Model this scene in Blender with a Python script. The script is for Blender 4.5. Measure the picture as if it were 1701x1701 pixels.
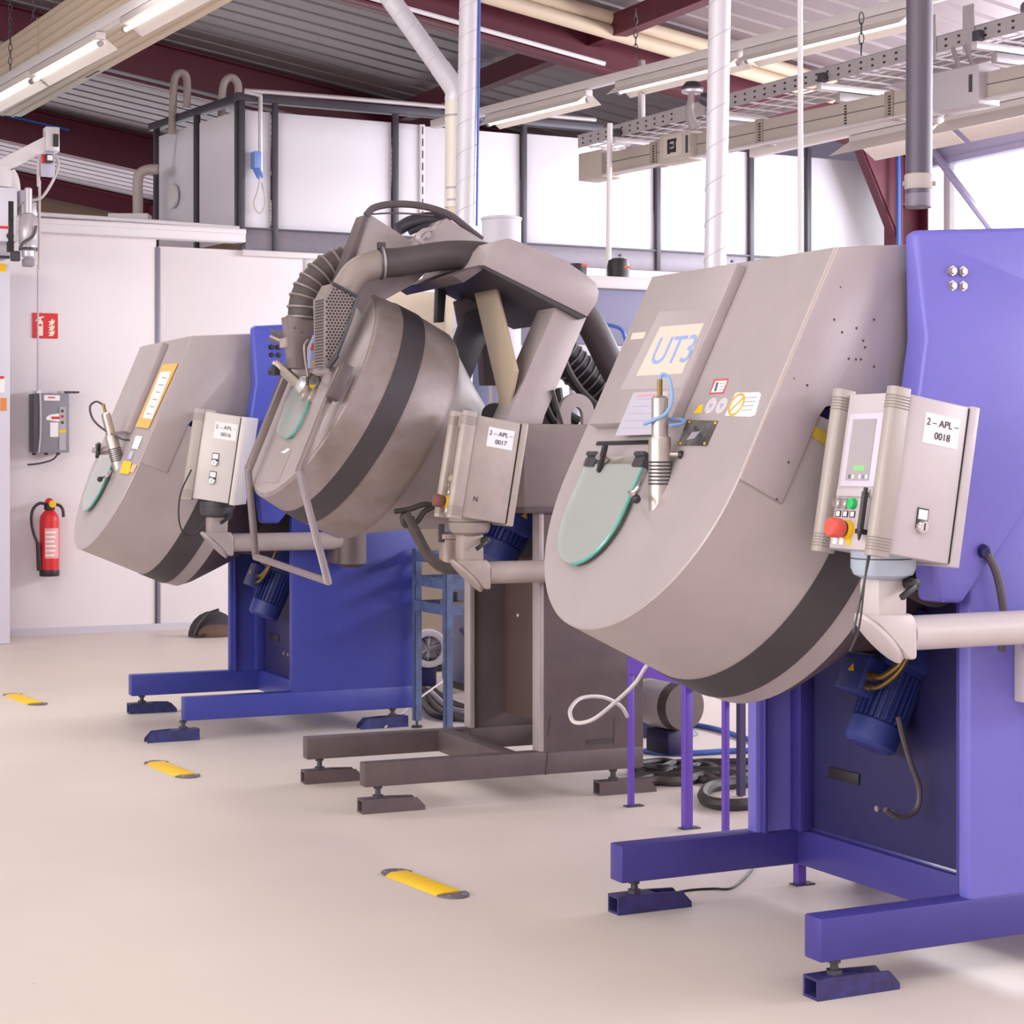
import bpy, bmesh, math, random
from mathutils import Vector, Matrix
random.seed(7)
S = bpy.context.scene
for o in list(bpy.data.objects): bpy.data.objects.remove(o)
C = S.collection
V = Vector
R = math.radians
PI = math.pi

# ------------------------------------------------------------------ camera, world, light, exposure
FPX, CXP, HOR, EYE = 3200.0, 850.5, 757.0, 1.5
cd = bpy.data.cameras.new('camera'); cam = bpy.data.objects.new('camera', cd); C.objects.link(cam)
cam.location = (0, 0, EYE); cam.rotation_euler = (R(90), 0, 0)
cd.sensor_fit = 'HORIZONTAL'; cd.sensor_width = 36; cd.lens = 36 * FPX / 1701
cd.shift_y = -(850.5 - HOR) / 1701; cd.clip_start = 0.05; cd.clip_end = 300
S.camera = cam
W = bpy.data.worlds.new('world'); S.world = W; W.use_nodes = True
bg = W.node_tree.nodes['Background']; bg.inputs['Color'].default_value = (0.94, 0.96, 1.0, 1); bg.inputs['Strength'].default_value = 2.6
S.view_settings.view_transform = 'Standard'; S.view_settings.look = 'None'
S.view_settings.gamma = 1; S.view_settings.use_curve_mapping = False
S.view_settings.exposure = 0.36
def area(name, loc, target, sx, sy, power, col=(1, 1, 1), spread=180):
    l = bpy.data.lights.new(name, 'AREA'); l.shape = 'RECTANGLE'; l.size = sx; l.size_y = sy; l.energy = power; l.color = col; l.spread = math.radians(spread)
    o = bpy.data.objects.new(name, l); C.objects.link(o); o.location = loc
    o.rotation_euler = (V(target) - V(loc)).to_track_quat('-Z', 'Y').to_euler(); return o
# the hall's window band on the left-hand wall, ceiling lamps over the aisle, added front and back fill lights
area('left_window_light', (-10.0, -1.5, 3.3), (0.0, 4.5, 1.2), 14, 2.2, 720, (1.0, 0.975, 0.925))
area('right_window_light', (9.0, 9.8, 3.72), (4.5, 7.6, 3.35), 20, 1.4, 1150, (0.94, 0.94, 1.0))
area('front_fill_light', (0.5, 1.5, 5.2), (0.3, 3.0, 0.0), 8, 1.6, 160, (1.0, 0.98, 0.94))  # added fill to brighten the foreground, no fixture belongs to it
area('aisle_lamp_light', (-2.5, 4.5, 5.2), (-2.5, 6.0, 0.0), 1.2, 9, 95, (1.0, 0.98, 0.93))
area('back_fill_light', (-3.4, 11.2, 4.9), (-3.3, 11.0, 0.0), 5, 1.6, 85, (1.0, 0.98, 0.94), 130)  # added fill aimed down to brighten the floor before the partition

# ------------------------------------------------------------------ survey: sight lines of the photograph meeting known planes
def ray(u, v): return V(((u - CXP) / FPX, 1.0, -(v - HOR) / FPX))
def hit(u, v, n, p0):
    d = ray(u, v); n = V(n); c = V((0, 0, EYE)); return c + d * (n.dot(V(p0) - c) / n.dot(d))
def at(u, v, depth):
    d = ray(u, v); return V((0, 0, EYE)) + d * depth
class Frame:
    def __init__(s, ox, oy, yaw):
        s.O = V((ox, oy, 0)); s.yaw = R(yaw)
        s.x = V((math.cos(s.yaw), math.sin(s.yaw), 0)); s.y = V((-math.sin(s.yaw), math.cos(s.yaw), 0)); s.z = V((0, 0, 1))
    def w(s, *p):
        p = V(p[0]) if len(p) == 1 else V(p); return s.O + s.x * p[0] + s.y * p[1] + s.z * p[2]
    def l(s, P): P = V(P) - s.O; return V((P.dot(s.x), P.dot(s.y), P.z))
    def Y(s, u, v, y): return s.l(hit(u, v, s.y, s.w(0, y, 0)))
    def X(s, u, v, x): return s.l(hit(u, v, s.x, s.w(x, 0, 0)))
    def Z(s, u, v, z): return s.l(hit(u, v, s.z, (0, 0, z)))
    def pl(s, u, v, p0, n): return s.l(hit(u, v, s.x * n[0] + s.y * n[1] + s.z * n[2], s.w(p0)))

# ------------------------------------------------------------------ materials
def lin(h):
    h = h.lstrip('#'); c = [int(h[i:i + 2], 16) / 255 for i in (0, 2, 4)]
    return tuple((x / 12.92 if x <= .04045 else ((x + .055) / 1.055) ** 2.4) for x in c) + (1,)
MATS = {}
def mat(name, col, rough=0.5, metal=0.0, var=0.0, scale=8.0, col2=None, bump=0.0, bscale=60.0, emit=0.0, spots=None, alpha=1.0, spec=0.5):
    if name in MATS: return MATS[name]
    m = bpy.data.materials.new(name); m.use_nodes = True; nt = m.node_tree; N = nt.nodes; L = nt.links
    b = N['Principled BSDF']; c = lin(col)
    b.inputs['Roughness'].default_value = rough; b.inputs['Metallic'].default_value = metal
    b.inputs['Specular IOR Level'].default_value = spec
    tc = N.new('ShaderNodeTexCoord')
    sock = None
    if var > 0 or col2:
        n = N.new('ShaderNodeTexNoise'); n.inputs['Scale'].default_value = scale; n.inputs['Detail'].default_value = 6; n.inputs['Roughness'].default_value = .65
        L.new(tc.outputs['Object'], n.inputs['Vector'])
        r = N.new('ShaderNodeValToRGB'); r.color_ramp.elements[0].position = .3; r.color_ramp.elements[1].position = .72
        c2 = lin(col2) if col2 else tuple(max(0, x * (1 - var)) for x in c[:3]) + (1,)
        r.color_ramp.elements[0].color = c2; r.color_ramp.elements[1].color = c
        L.new(n.outputs['Fac'], r.inputs['Fac']); sock = r.outputs['Color']
    if spots:
        scol, sscale, thr = spots
        vo = N.new('ShaderNodeTexVoronoi'); vo.inputs['Scale'].default_value = sscale; L.new(tc.outputs['Object'], vo.inputs['Vector'])
        gt = N.new('ShaderNodeMath'); gt.operation = 'LESS_THAN'; gt.inputs[1].default_value = thr; L.new(vo.outputs['Distance'], gt.inputs[0])
        mx = N.new('ShaderNodeMix'); mx.data_type = 'RGBA'
        L.new(gt.outputs[0], mx.inputs['Factor'])
        if sock: L.new(sock, mx.inputs['A'])
        else: mx.inputs['A'].default_value = c
        mx.inputs['B'].default_value = lin(scol); sock = mx.outputs['Result']
    if sock: L.new(sock, b.inputs['Base Color'])
    else: b.inputs['Base Color'].default_value = c
    if bump > 0:
        n2 = N.new('ShaderNodeTexNoise'); n2.inputs['Scale'].default_value = bscale; n2.inputs['Detail'].default_value = 3
        L.new(tc.outputs['Object'], n2.inputs['Vector'])
        bp = N.new('ShaderNodeBump'); bp.inputs['Strength'].default_value = bump; bp.inputs['Distance'].default_value = .01
        L.new(n2.outputs['Fac'], bp.inputs['Height']); L.new(bp.outputs['Normal'], b.inputs['Normal'])
    if emit > 0:
        b.inputs['Emission Color'].default_value = c; b.inputs['Emission Strength'].default_value = emit
    MATS[name] = m; return m
def glass(name, col, rough=0.03, ior=1.45, mixf=.35):
    m = bpy.data.materials.new(name); m.use_nodes = True; nt = m.node_tree; N = nt.nodes; L = nt.links
    b = N['Principled BSDF']; b.inputs['Base Color'].default_value = lin(col); b.inputs['Roughness'].default_value = rough
    b.inputs['Transmission Weight'].default_value = 1 - mixf; b.inputs['IOR'].default_value = ior
    MATS[name] = m; return m
taupe = mat('taupe_hammer_paint', '#b0a4a6', .42, .15, .10, 5, bump=.05, bscale=180)
taupe_spot = mat('taupe_paint_chipped', '#aea1a6', .42, .15, .08, 4, bump=.05, bscale=180, spots=('#4a4142', 9, .035))
taupe_dusty = mat('dusty_taupe_metal', '#a5989d', .5, .25, .0, 3.2, col2='#82746a', bump=.06, bscale=120)
taupe_dark = mat('dark_taupe_frame', '#665759', .5, .1, .25, 7, bump=.05, bscale=120)
taupe_light = mat('pale_taupe_plate', '#aea1a2', .42, .15, .12, 6, bump=.04, bscale=150)
rubber = mat('black_rubber_band', '#423c40', .55, 0, .15, 20)
blue_hi = mat('blue_paint_lit', '#746dc6', .38, 0, .10, 3, bump=.06, bscale=220, spots=('#b6b2d2', 6, .022))  # the machine's blue, lightened for window light on head and column
blue = mat('blue_paint_shaded', '#423a8c', .4, 0, .14, 5, bump=.05, bscale=200, spots=('#6f5f9c', 14, .03))  # the same blue, darkened for the dimmer light on the base
blue_m = mat('royal_blue_paint', '#39409a', .42, 0, .16, 9, bump=.05, bscale=150, spots=('#8090c8', 8, .02))
blue_dk = mat('dark_blue_and_shade', '#2a255a', .5, 0, .2, 8)  # navy parts; on the back panels it stands for shade in the column
motor_blue = mat('motor_blue_paint', '#34408a', .45, 0, .2, 12)
steel_blue = mat('worn_steel_blue_paint', '#5a6f9c', .5, .1, .3, 14, col2='#4a4c66')
purple = mat('purple_stand_paint', '#6846b0', .45, 0, .15, 9)
black = mat('black_plastic', '#2a2528', .45)
blackhose = mat('black_rubber_hose', '#37312f', .5, 0, .1, 30)
dkgrey = mat('dark_grey_steel', '#4a474e', .45, .3)
greyhose = mat('grey_rubber_hose', '#5b5055', .55, 0, .12, 12)
steel = mat('brushed_steel', '#bdb2ac', .32, .7, .1, 20)
chrome = mat('bright_steel', '#d8d2d2', .18, .9)
galv = mat('galvanised_steel', '#a7a0a4', .45, .35, .12, 15)
galv_lt = mat('bright_galvanised_steel', '#d5d0d4', .35, .35, .1, 25)
tray_m = mat('cable_tray_steel', '#b5adb1', .5, .25, .1, 15)
white = mat('white_lacquer', '#e2dcdf', .4)
boxgrey = mat('light_grey_enclosure', '#c2b8bd', .4, 0, .06, 10)
boxside = mat('grey_aluminium_profile', '#a89e99', .45, .1)
boxdusty = mat('dusty_grey_enclosure', '#b5a7a0', .45, .05, .2, 9)
paper = mat('white_paper', '#f0ecee', .7)
paper_y = mat('cream_paper', '#d2c6ba', .6)
film = mat('clear_pocket_film', '#a99da0', .2)
ink = mat('dark_ink', '#3a3440', .7)
ink_blue = mat('pale_blue_ink', '#8ea4d6', .7)
red = mat('signal_red', '#d8262e', .4)
red_soft = mat('emergency_red', '#e0584c', .4)
yellow = mat('signal_yellow', '#f2c316', .5, 0, .06, 12)
yellow_dull = mat('dull_yellow_sticker', '#b89c3c', .5)
orange = mat('orange_frame', '#e7ad5e', .55)
green = mat('green_button', '#1fbf62', .4)
teal = mat('teal_glass_edge', '#5aa596', .2)
glasspane = glass('sight_glass', '#dfeae6', .06, 1.45, .45)
glasspane.node_tree.nodes['Principled BSDF'].inputs['Base Color'].default_value = lin('#d6dad8')
winglass = glass('window_glass', '#ffffff', .02, 1.2, .0)
brass = mat('brass_fitting', '#8b7146', .35, .7)
screen_m = mat('operator_screen', '#a8a0a6', .25)
bezel_m = mat('screen_bezel', '#cfc6d6', .4)
wallmat = mat('white_wall_panel', '#e9e1e4', .45, 0, .03, 2)
boothmat = mat('white_booth_panel', '#e8e5ee', .45, 0, .03, 2)
cream = mat('cream_panel', '#dccbb4', .55, 0, .05, 6)
postmat = mat('anthracite_post', '#4a4650', .45, .1)
beamgrey = mat('grey_steel_channel', '#8a838f', .45, .1, .1, 20)
roofmat = mat('roof_deck_sheet', '#93868a', .55, .1, .1, 3)
beamred = mat('oxide_red_steel', '#601e30', .5, 0, .12, 6)
beige = mat('beige_duct_cover', '#d6c3ac', .55, 0, .06, 6)
busgrey = mat('warm_grey_busbar', '#b5a8a0', .45, .05, .08, 8)
tube_on = mat('lit_fluorescent_tube', '#fff6ea', .4, emit=2.2)
bag_m = mat('black_bag_cloth', '#3a3338', .8, 0, .3, 18)
bluehose_m = mat('blue_air_hose', '#3f62b4', .45)
bluecable = mat('pale_blue_cable', '#7ea3d2', .45)
whitecable = mat('white_cable', '#cfc6c4', .5)
greymachine = mat('blue_grey_cabinet', '#8d8cab', .45, 0, .06, 5)
foot_m = mat('worn_foot_paint', '#3c3580', .5, 0, .0, 22, col2='#27223f', spots=('#b8a83c', 60, .03))
foot_b = mat('worn_dark_foot', '#3a3f86', .5, 0, .0, 22, col2='#252540')
dustgrey = mat('dusty_dark_hose', '#564a4a', .6, 0, .35, 18)

# floor: pale polished coating with soft worn patches
def floor_material():
    m = bpy.data.materials.new('polished_floor_coating'); m.use_nodes = True; nt = m.node_tree; N = nt.nodes; L = nt.links
    b = N['Principled BSDF']; tc = N.new('ShaderNodeTexCoord')
    n = N.new('ShaderNodeTexNoise'); n.inputs['Scale'].default_value = .9; n.inputs['Detail'].default_value = 7; L.new(tc.outputs['Object'], n.inputs['Vector'])
    r = N.new('ShaderNodeValToRGB'); r.color_ramp.elements[0].position = .3; r.color_ramp.elements[1].position = .75
    r.color_ramp.elements[0].color = lin('#d1c4bb'); r.color_ramp.elements[1].color = lin('#daccc3')
    L.new(n.outputs['Fac'], r.inputs['Fac'])
    vo = N.new('ShaderNodeTexVoronoi'); vo.inputs['Scale'].default_value = 5; L.new(tc.outputs['Object'], vo.inputs['Vector'])
    gt = N.new('ShaderNodeMath'); gt.operation = 'LESS_THAN'; gt.inputs[1].default_value = .018; L.new(vo.outputs['Distance'], gt.inputs[0])
    mx = N.new('ShaderNodeMix'); mx.data_type = 'RGBA'; L.new(gt.outputs[0], mx.inputs['Factor']); L.new(r.outputs['Color'], mx.inputs['A']); mx.inputs['B'].default_value = lin('#8a7a70')
    L.new(mx.outputs['Result'], b.inputs['Base Color'])
    n2 = N.new('ShaderNodeTexNoise'); n2.inputs['Scale'].default_value = 3; n2.inputs['Detail'].default_value = 4; L.new(tc.outputs['Object'], n2.inputs['Vector'])
    mr = N.new('ShaderNodeMapRange'); mr.inputs['To Min'].default_value = .36; mr.inputs['To Max'].default_value = .52; L.new(n2.outputs['Fac'], mr.inputs['Value']); L.new(mr.outputs['Result'], b.inputs['Roughness'])
    b.inputs['Specular IOR Level'].default_value = .35
    return m
floormat = floor_material()

# ------------------------------------------------------------------ mesh builder
def smooth_path(pts, k=6):
    P = [V(p) for p in pts]
    if len(P) < 3: return P
    out = []
    for i in range(len(P) - 1):
        p0 = P[i - 1] if i > 0 else P[i] * 2 - P[i + 1]; p1 = P[i]; p2 = P[i + 1]; p3 = P[i + 2] if i + 2 < len(P) else P[i + 1] * 2 - P[i]
        for j in range(k):
            t = j / k
            out.append(.5 * ((2 * p1) + (p2 - p0) * t + (2 * p0 - 5 * p1 + 4 * p2 - p3) * t * t + (3 * p1 - p0 - 3 * p2 + p3) * t ** 3))
    out.append(P[-1]); return out
class MB:
    def __init__(s): s.v = []; s.f = []
    def add(s, vs, fs):
        n = len(s.v); s.v += [V(p) for p in vs]; s.f += [tuple(i + n for i in f) for f in fs]; return s
    def box(s, x0, x1, y0, y1, z0, z1):
        vs = [(x, y, z) for x in (x0, x1) for y in (y0, y1) for z in (z0, z1)]
        return s.add(vs, [(0, 1, 3, 2), (4, 6, 7, 5), (0, 4, 5, 1), (2, 3, 7, 6), (0, 2, 6, 4), (1, 5, 7, 3)])
    def ob(s, c, a, b, d):
        c, a, b, d = V(c), V(a), V(b), V(d); vs = [c + a * i + b * j + d * k for i in (-1, 1) for j in (-1, 1) for k in (-1, 1)]
        return s.add(vs, [(0, 1, 3, 2), (4, 6, 7, 5), (0, 4, 5, 1), (2, 3, 7, 6), (0, 2, 6, 4), (1, 5, 7, 3)])
    def bar(s, p0, p1, w, h, up=(0, 0, 1)):
        p0, p1 = V(p0), V(p1); t = (p1 - p0).normalized(); side = t.cross(V(up))
        if side.length < 1e-4: side = t.cross(V((1, 0, 0)))
        side.normalize(); u = side.cross(t).normalized()
        return s.ob((p0 + p1) / 2, (p1 - p0) / 2, side * w / 2, u * h / 2)
    def prism(s, pts, ext):
        pts = [V(p) for p in pts]; n = len(pts); e = V(ext)
        return s.add(pts + [p + e for p in pts], [tuple(range(n)), tuple(range(2 * n - 1, n - 1, -1))] + [(i, (i + 1) % n, n + (i + 1) % n, n + i) for i in range(n)])
    def loft(s, rings, ca=True, cb=True, closed=True):
        n = len(rings[0]); vs = [p for r in rings for p in r]; fs = []
        for i in range(len(rings) - 1):
            for j in range(n if closed else n - 1):
                k = (j + 1) % n; fs.append((i * n + j, i * n + k, (i + 1) * n + k, (i + 1) * n + j))
        if ca: fs.append(tuple(range(n - 1, -1, -1)))
        if cb: fs.append(tuple((len(rings) - 1) * n + j for j in range(n)))
        return s.add(vs, fs)
    def circ(s, c, ax, r, n, ref=None, r2=None):
        ax = V(ax).normalized(); a = V(ref) if ref else (V((0, 0, 1)) if abs(ax.z) < .9 else V((1, 0, 0)))
        a = (a - ax * a.dot(ax)).normalized(); b = ax.cross(a); r2 = r if r2 is None else r2
        return [V(c) + a * (math.cos(2 * PI * i / n) * r) + b * (math.sin(2 * PI * i / n) * r2) for i in range(n)]
    def cyl(s, p0, p1, r0, r1=None, n=24):
        p0, p1 = V(p0), V(p1); r1 = r0 if r1 is None else r1
        return s.loft([s.circ(p0, p1 - p0, r0, n), s.circ(p1, p1 - p0, r1, n)])
    def lathe(s, c, ax, prof, n=24):
        ax = V(ax).normalized(); return s.loft([s.circ(V(c) + ax * h, ax, max(r, 1e-4), n) for r, h in prof])
    def tube(s, pts, r, n=10, smooth=True, k=6, rf=None):
        P = smooth_path(pts, k) if smooth else [V(p) for p in pts]
        rings = []; ref = None
        for i, p in enumerate(P):
            t = (P[min(i + 1, len(P) - 1)] - P[max(i - 1, 0)]).normalized()
            if ref is None: ref = V((0, 0, 1)) if abs(t.z) < .9 else V((1, 0, 0))
            ref = (ref - t * ref.dot(t)).normalized(); b = t.cross(ref)
            rr = r if rf is None else rf(i / (len(P) - 1)) * r
            rings.append([p + ref * (math.cos(2 * PI * j / n) * rr) + b * (math.sin(2 * PI * j / n) * rr) for j in range(n)])
        return s.loft(rings)
    def sphere(s, c, r, n=14, sc=(1, 1, 1)):
        c = V(c); m = n // 2; rings = []
        for i in range(m + 1):
            t = -PI / 2 + PI * i / m; rr = max(math.cos(t), 1e-3)
            rings.append([c + V((math.cos(2 * PI * j / n) * rr * r * sc[0], math.sin(2 * PI * j / n) * rr * r * sc[1], math.sin(t) * r * sc[2])) for j in range(n)])
        return s.loft(rings)
    def build(s, name, m, parent=None, bevel=0, seg=2, ang=32):
        me = bpy.data.meshes.new(name); vs = s.v; off = V((0, 0, 0))
        if parent is None:
            xs = [p.x for p in vs]; ys = [p.y for p in vs]; zs = [p.z for p in vs]
            off = V(((min(xs) + max(xs)) / 2, (min(ys) + max(ys)) / 2, min(zs)))
        me.from_pydata([tuple(p - off) for p in vs], [], s.f)
        bm = bmesh.new(); bm.from_mesh(me)
        bmesh.ops.recalc_face_normals(bm, faces=bm.faces)
        if bevel > 0:
            ed = [e for e in bm.edges if len(e.link_faces) == 2 and e.calc_face_angle(0) > R(30)]
            if ed: bmesh.ops.bevel(bm, geom=ed, offset=bevel, segments=seg, affect='EDGES', profile=.5, clamp_overlap=True)
        bm.to_mesh(me); bm.free()
        for p in me.polygons: p.use_smooth = True
        me.set_sharp_from_angle(angle=R(ang))
        me.materials.append(m)
        o = bpy.data.objects.new(name, me); C.objects.link(o)
        if parent is not None: o.parent = parent
        else: o.location = off
        return o
def tag(o, label=None, cat=None, group=None, kind=None):
    if label: o['label'] = label
    if cat: o['category'] = cat
    if group: o['group'] = group
    if kind: o['kind'] = kind
    return o
def thing(name, label, cat, loc=(0, 0, 0), yaw=0.0, group=None):
    o = bpy.data.objects.new(name, None); C.objects.link(o); o.empty_display_size = .1
    o.location = loc; o.rotation_euler = (0, 0, yaw); return tag(o, label, cat, group)
def text(name, s, size, org, xd, yd, m, parent, align='LEFT', ext=.0006, shear=0):
    cu = bpy.data.curves.new(name, 'FONT'); cu.body = s; cu.size = size; cu.extrude = ext; cu.align_x = align; cu.shear = shear; cu.space_line = 1.15
    t = bpy.data.objects.new(name, cu); C.objects.link(t)
    dg = bpy.context.evaluated_depsgraph_get(); me = bpy.data.meshes.new_from_object(t.evaluated_get(dg))
    bpy.data.objects.remove(t); bpy.data.curves.remove(cu)
    xd = V(xd).normalized(); yd = V(yd); yd = (yd - xd * yd.dot(xd)).normalized(); zd = xd.cross(yd)
    M = Matrix((xd, yd, zd)).transposed().to_4x4(); M.translation = V(org)
    me.transform(M); me.materials.append(m)
    o = bpy.data.objects.new(name, me); C.objects.link(o); o.parent = parent; return o
def quad(name, pts, th, m, parent, nrm=None):
    pts = [V(p) for p in pts]; n = (pts[1] - pts[0]).cross(pts[-1] - pts[0]).normalized()
    if nrm is not None and n.dot(V(nrm)) < 0: n = -n
    return MB().prism(pts, n * th).build(name, m, parent)
F3 = Frame(.849, 5.295, 26.5)
F1 = Frame(-1.72, 10.13, 25.0)
F2 = Frame(-.615, 8.054, 23.5)

# ------------------------------------------------------------------ the room
def wallspan(name, pts, m, parent, th=.05):
    return quad(name, pts, th, m, parent)
YW = 11.8; XR = 9.45
def F3mb(mb):
    o = MB(); o.v = [F3.w(*p) for p in mb.v]; o.f = mb.f; return o
floor = MB(); floor.ob(F3.w(0, 6, -.05), F3.x * 16, F3.y * 17, V((0, 0, .05)))
tag(floor.build('floor', floormat), 'pale beige polished coating floor of the workshop', kind='structure')

# partition wall with flush panels and joint profiles
wb = thing('wall_back', 'white panelled partition wall behind the machines', None, F3.w(2.5, YW, 0), F3.yaw); tag(wb, kind='structure')
wx = [-3.2, -1.55, .18, 1.62, 3.35, 5.05, 6.6, 8.1, 9.4]
joints = [F3.Y(262, 700, YW).x, F3.Y(508, 460, YW).x]
wx = [-3.2, joints[0] - 1.85, joints[0], joints[1], joints[1] + 1.6, joints[1] + 3.2, joints[1] + 4.8, 9.4]
for i in range(len(wx) - 1):
    ztop = 3.30 if wx[i] >= joints[1] - .01 else 3.40
    MB().box(wx[i] - 2.5 + .012, wx[i + 1] - 2.5 - .012, 0, .06, .03, ztop if i != 2 else 3.30).build('wall_panel', wallmat, wb, .004)
for x in wx[1:-1]:
    MB().box(x - 2.5 - .022, x - 2.5 + .022, -.008, .05, .03, 3.29).build('joint_profile', galv_lt if x > joints[0] + .1 else mat('joint_grey', '#8b8796', .4, .3), wb, .003)
    MB().box(x - 2.5 - .022, x - 2.5 - .008, -.011, .0, .03, .95).build('joint_gasket', dkgrey, wb)
bb = MB().box(-3.2, 9.4, -.012, .01, 0, .06)
b2 = MB(); b2.v = [F3.w(p.x, p.y + YW, p.z) for p in bb.v]; b2.f = bb.f
tag(b2.build('baseboard_back', mat('pale_plinth', '#c9c3cc', .5)), 'pale plinth strip along the foot of the back partition', kind='structure')
# cable trunking on top of the partition (left part) with a conduit above it
xt1 = F3.Y(403, 383, YW).x; xt0 = F3.Y(60, 368, YW).x
tr = thing('trim_1', 'white cable trunking along the top edge of the partition', None, F3.w(xt0, YW, 3.36), F3.yaw); tag(tr, kind='structure')
MB().box(0 - 3, xt1 - xt0, -.09, .06, 0, .10).build('trunking', white, tr, .006)
MB().box(0 - 3, xt1 - xt0, -.10, -.085, .07, .115).build('trunking_lid', white, tr, .004)
MB().tube([(-.1, -.05, .15), (1.0, -.05, .14), (xt1 - xt0 - .05, -.05, .125)], .02, 8).build('conduit', white, tr)

# mezzanine spray booth standing on the partition
bo = thing('spray_booth', 'white panelled booth on the mezzanine with anthracite posts and top rail', 'booth', F3.w(2.28, YW, 3.3), F3.yaw)
px = [2.28] + [F3.Y(u, 300, YW).x for u in (455, 655, 868, 1090, 1245, 1340)] + [9.3]
px = [x - 2.28 for x in px]
for i in range(len(px) - 1):
    x0, x1 = px[i], px[i + 1]; zt = 1.23
    if i == 2:
        xm = F3.Y(699, 300, YW).x - 2.28
        MB().box(x0 + .03, xm - .012, .0, .04, .2, zt).build('booth_panel', boothmat, bo, .003)
        MB().box(xm + .012, x1 - .03, .0, .04, .2, zt - .01).build('booth_panel', boothmat, bo, .003)
        st = MB().box(xm - .02, xm + .03, -.03, 0, .2, zt).build('slotted_upright', white, bo, .003)
        for k in range(9): MB().box(xm + .0, xm + .012, -.032, -.029, .26 + k * .11, .33 + k * .11).build('slot', dkgrey, st)
    else:
        MB().box(x0 + .03, x1 - .03, .0, .04, .2, zt).build('booth_panel', boothmat, bo, .003)
for i, x in enumerate(px[:-1]):
    MB().box(x - .024, x + .024, -.05, .0, 0 if i > 0 else .15, 1.32).build('post', postmat, bo, .004)
MB().box(-.06, 3.6, -.07, .03, 1.30, 1.37).build('top_rail', postmat, bo, .006)
MB().tube([(.15, -.09, .66), (.15, -.09, 1.28), (.16, -.09, 1.35), (.25, -.09, 1.39), (3.5, -.09, 1.40)], .02, 8, k=4).build('conduit', galv_lt, bo)
MB().box(.04, 9.4 - 2.28, -.02, .1, 0, .19).build('floor_beam', beamgrey, bo, .004)
MB().box(-.02, 9.4 - 2.28, -.045, .1, .185, .2).build('floor_beam_flange', postmat, bo)
MB().box(.0, 1.0, -.06, .06, -.05, .0).build('edge_strip', white, bo, .003)
MB().box(1.07, 1.9, -.06, .06, -.05, .0).build('edge_strip', white, bo, .003)
for k in range(5):
    for z in (.05, .13): MB().cyl((1.25 + k * 1.28, -.035, z), (1.25 + k * 1.28, -.02, z), .014, n=8).build('beam_bolt', dkgrey, bo)
# side face of the booth, running away from the corner
sx, sy = F3.Z(255, 215, 4.62).x - 2.28, 1.75
def sp(t, z): return V((sx * t, sy * t, z))
sd = (V((sx, sy, 0))).normalized(); sn = V((-sd.y, sd.x, 0))
for t0, t1 in ((0, .5), (.5, 1)):
    MB().prism([sp(t0 + .03, .1), sp(t1 - .03, .1), sp(t1 - .03, 1.23), sp(t0 + .03, 1.23)], -sn * .03).build('booth_panel', boothmat, bo)
for t in (.03, .5, 1):
    MB().bar(sp(t, .05), sp(t, 1.31), .05, .05, sd).build('post', postmat, bo, .004)
MB().bar(sp(-.02, 1.335), sp(1.06, 1.335), .08, .07).build('top_rail', postmat, bo, .005)
c = sp(.76, .62); dsc = MB().cyl(c + sn * .02, c + sn * .05, .115, n=28).build('round_cover', white, bo, .006)
if dsc.data.vertices and True: pass
MB().tube([c + sn * .03 + V((0, 0, .1)), c + sn * .03 + V((-.0, 0, .3)), c + sn * .02 + V((.03, -.02, .62))], .006, 6).build('cover_cable', whitecable, bo)
# blue plug and socket on the corner panel
so = thing('power_socket', 'pale blue industrial plug and socket on the booth corner panel', 'socket', F3.w(*F3.Y(425, 275, YW - .06)), F3.yaw)
MB().box(-.035, .035, -.06, .05, -.03, .12).build('socket_housing', mat('socket_blue', '#7d9bdc', .4), so, .012)
MB().cyl((0, -.02, -.03), (.015, -.07, -.11), .035, .03, 14).build('plug', mat('plug_blue', '#6f8fd8', .4), so, .004)
MB().tube([(.015, -.07, -.1), (0, -.06, -.22), (-.03, -.04, -.34), (.02, -.03, -.42), (.07, -.03, -.36), (.07, -.03, -.25), (.04, -.04, -.15)], .009, 7).build('plug_cable', whitecable, so)
# right-hand window wall
wr = thing('wall_right', 'right-hand outer wall framing the bright window band', None, F3.w(XR, YW, 0), F3.yaw); tag(wr, kind='structure')
zs = 3.0; zt = 4.50
MB().box(0, .12, -21.8, .0, 0, zs).build('wall_below_window', wallmat, wr)
MB().box(0, .12, -21.8, 22, zt, 5.1).build('wall_above_window', mat('lavender_fascia', '#c2bddb', .5), wr)
for y in (-.75, -3.6, -6.4, -9.2, -12, -14.8, -17.6): MB().box(0, .1, y - .05, y + .05, zs, zt).build('mullion', white, wr, .004)
MB().box(.1, .22, .3, 22, 0, zt).build('wall_beyond', wallmat, wr); MB().box(-.02, .1, -21.8, .0, zt - .06, zt).build('head_frame', mat('lavender_frame', '#b9b3d6', .5), wr)
wn = MB().box(.05, .062, -21.8, -.1, zs, zt); wn2 = MB(); wn2.v = [F3.w(p.x + XR, p.y + YW, p.z) for p in wn.v]; wn2.f = wn.f
tag(wn2.build('window_1', winglass), 'bright daylight window band of the right wall', kind='structure')
br0 = F3.X(1560, 265, XR - .1); br1 = F3.X(1650, 385, XR - .1); d = br1 - br0
brc = MB().tube([F3.w(*(br0 - d * .15)), F3.w(*(br0 + d * 2.2))], .04, 8, False)
tag(brc.build('wall_brace', mat('lavender_brace', '#b5aed2', .5)), 'pale diagonal wind brace crossing the bright window', 'brace')

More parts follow.
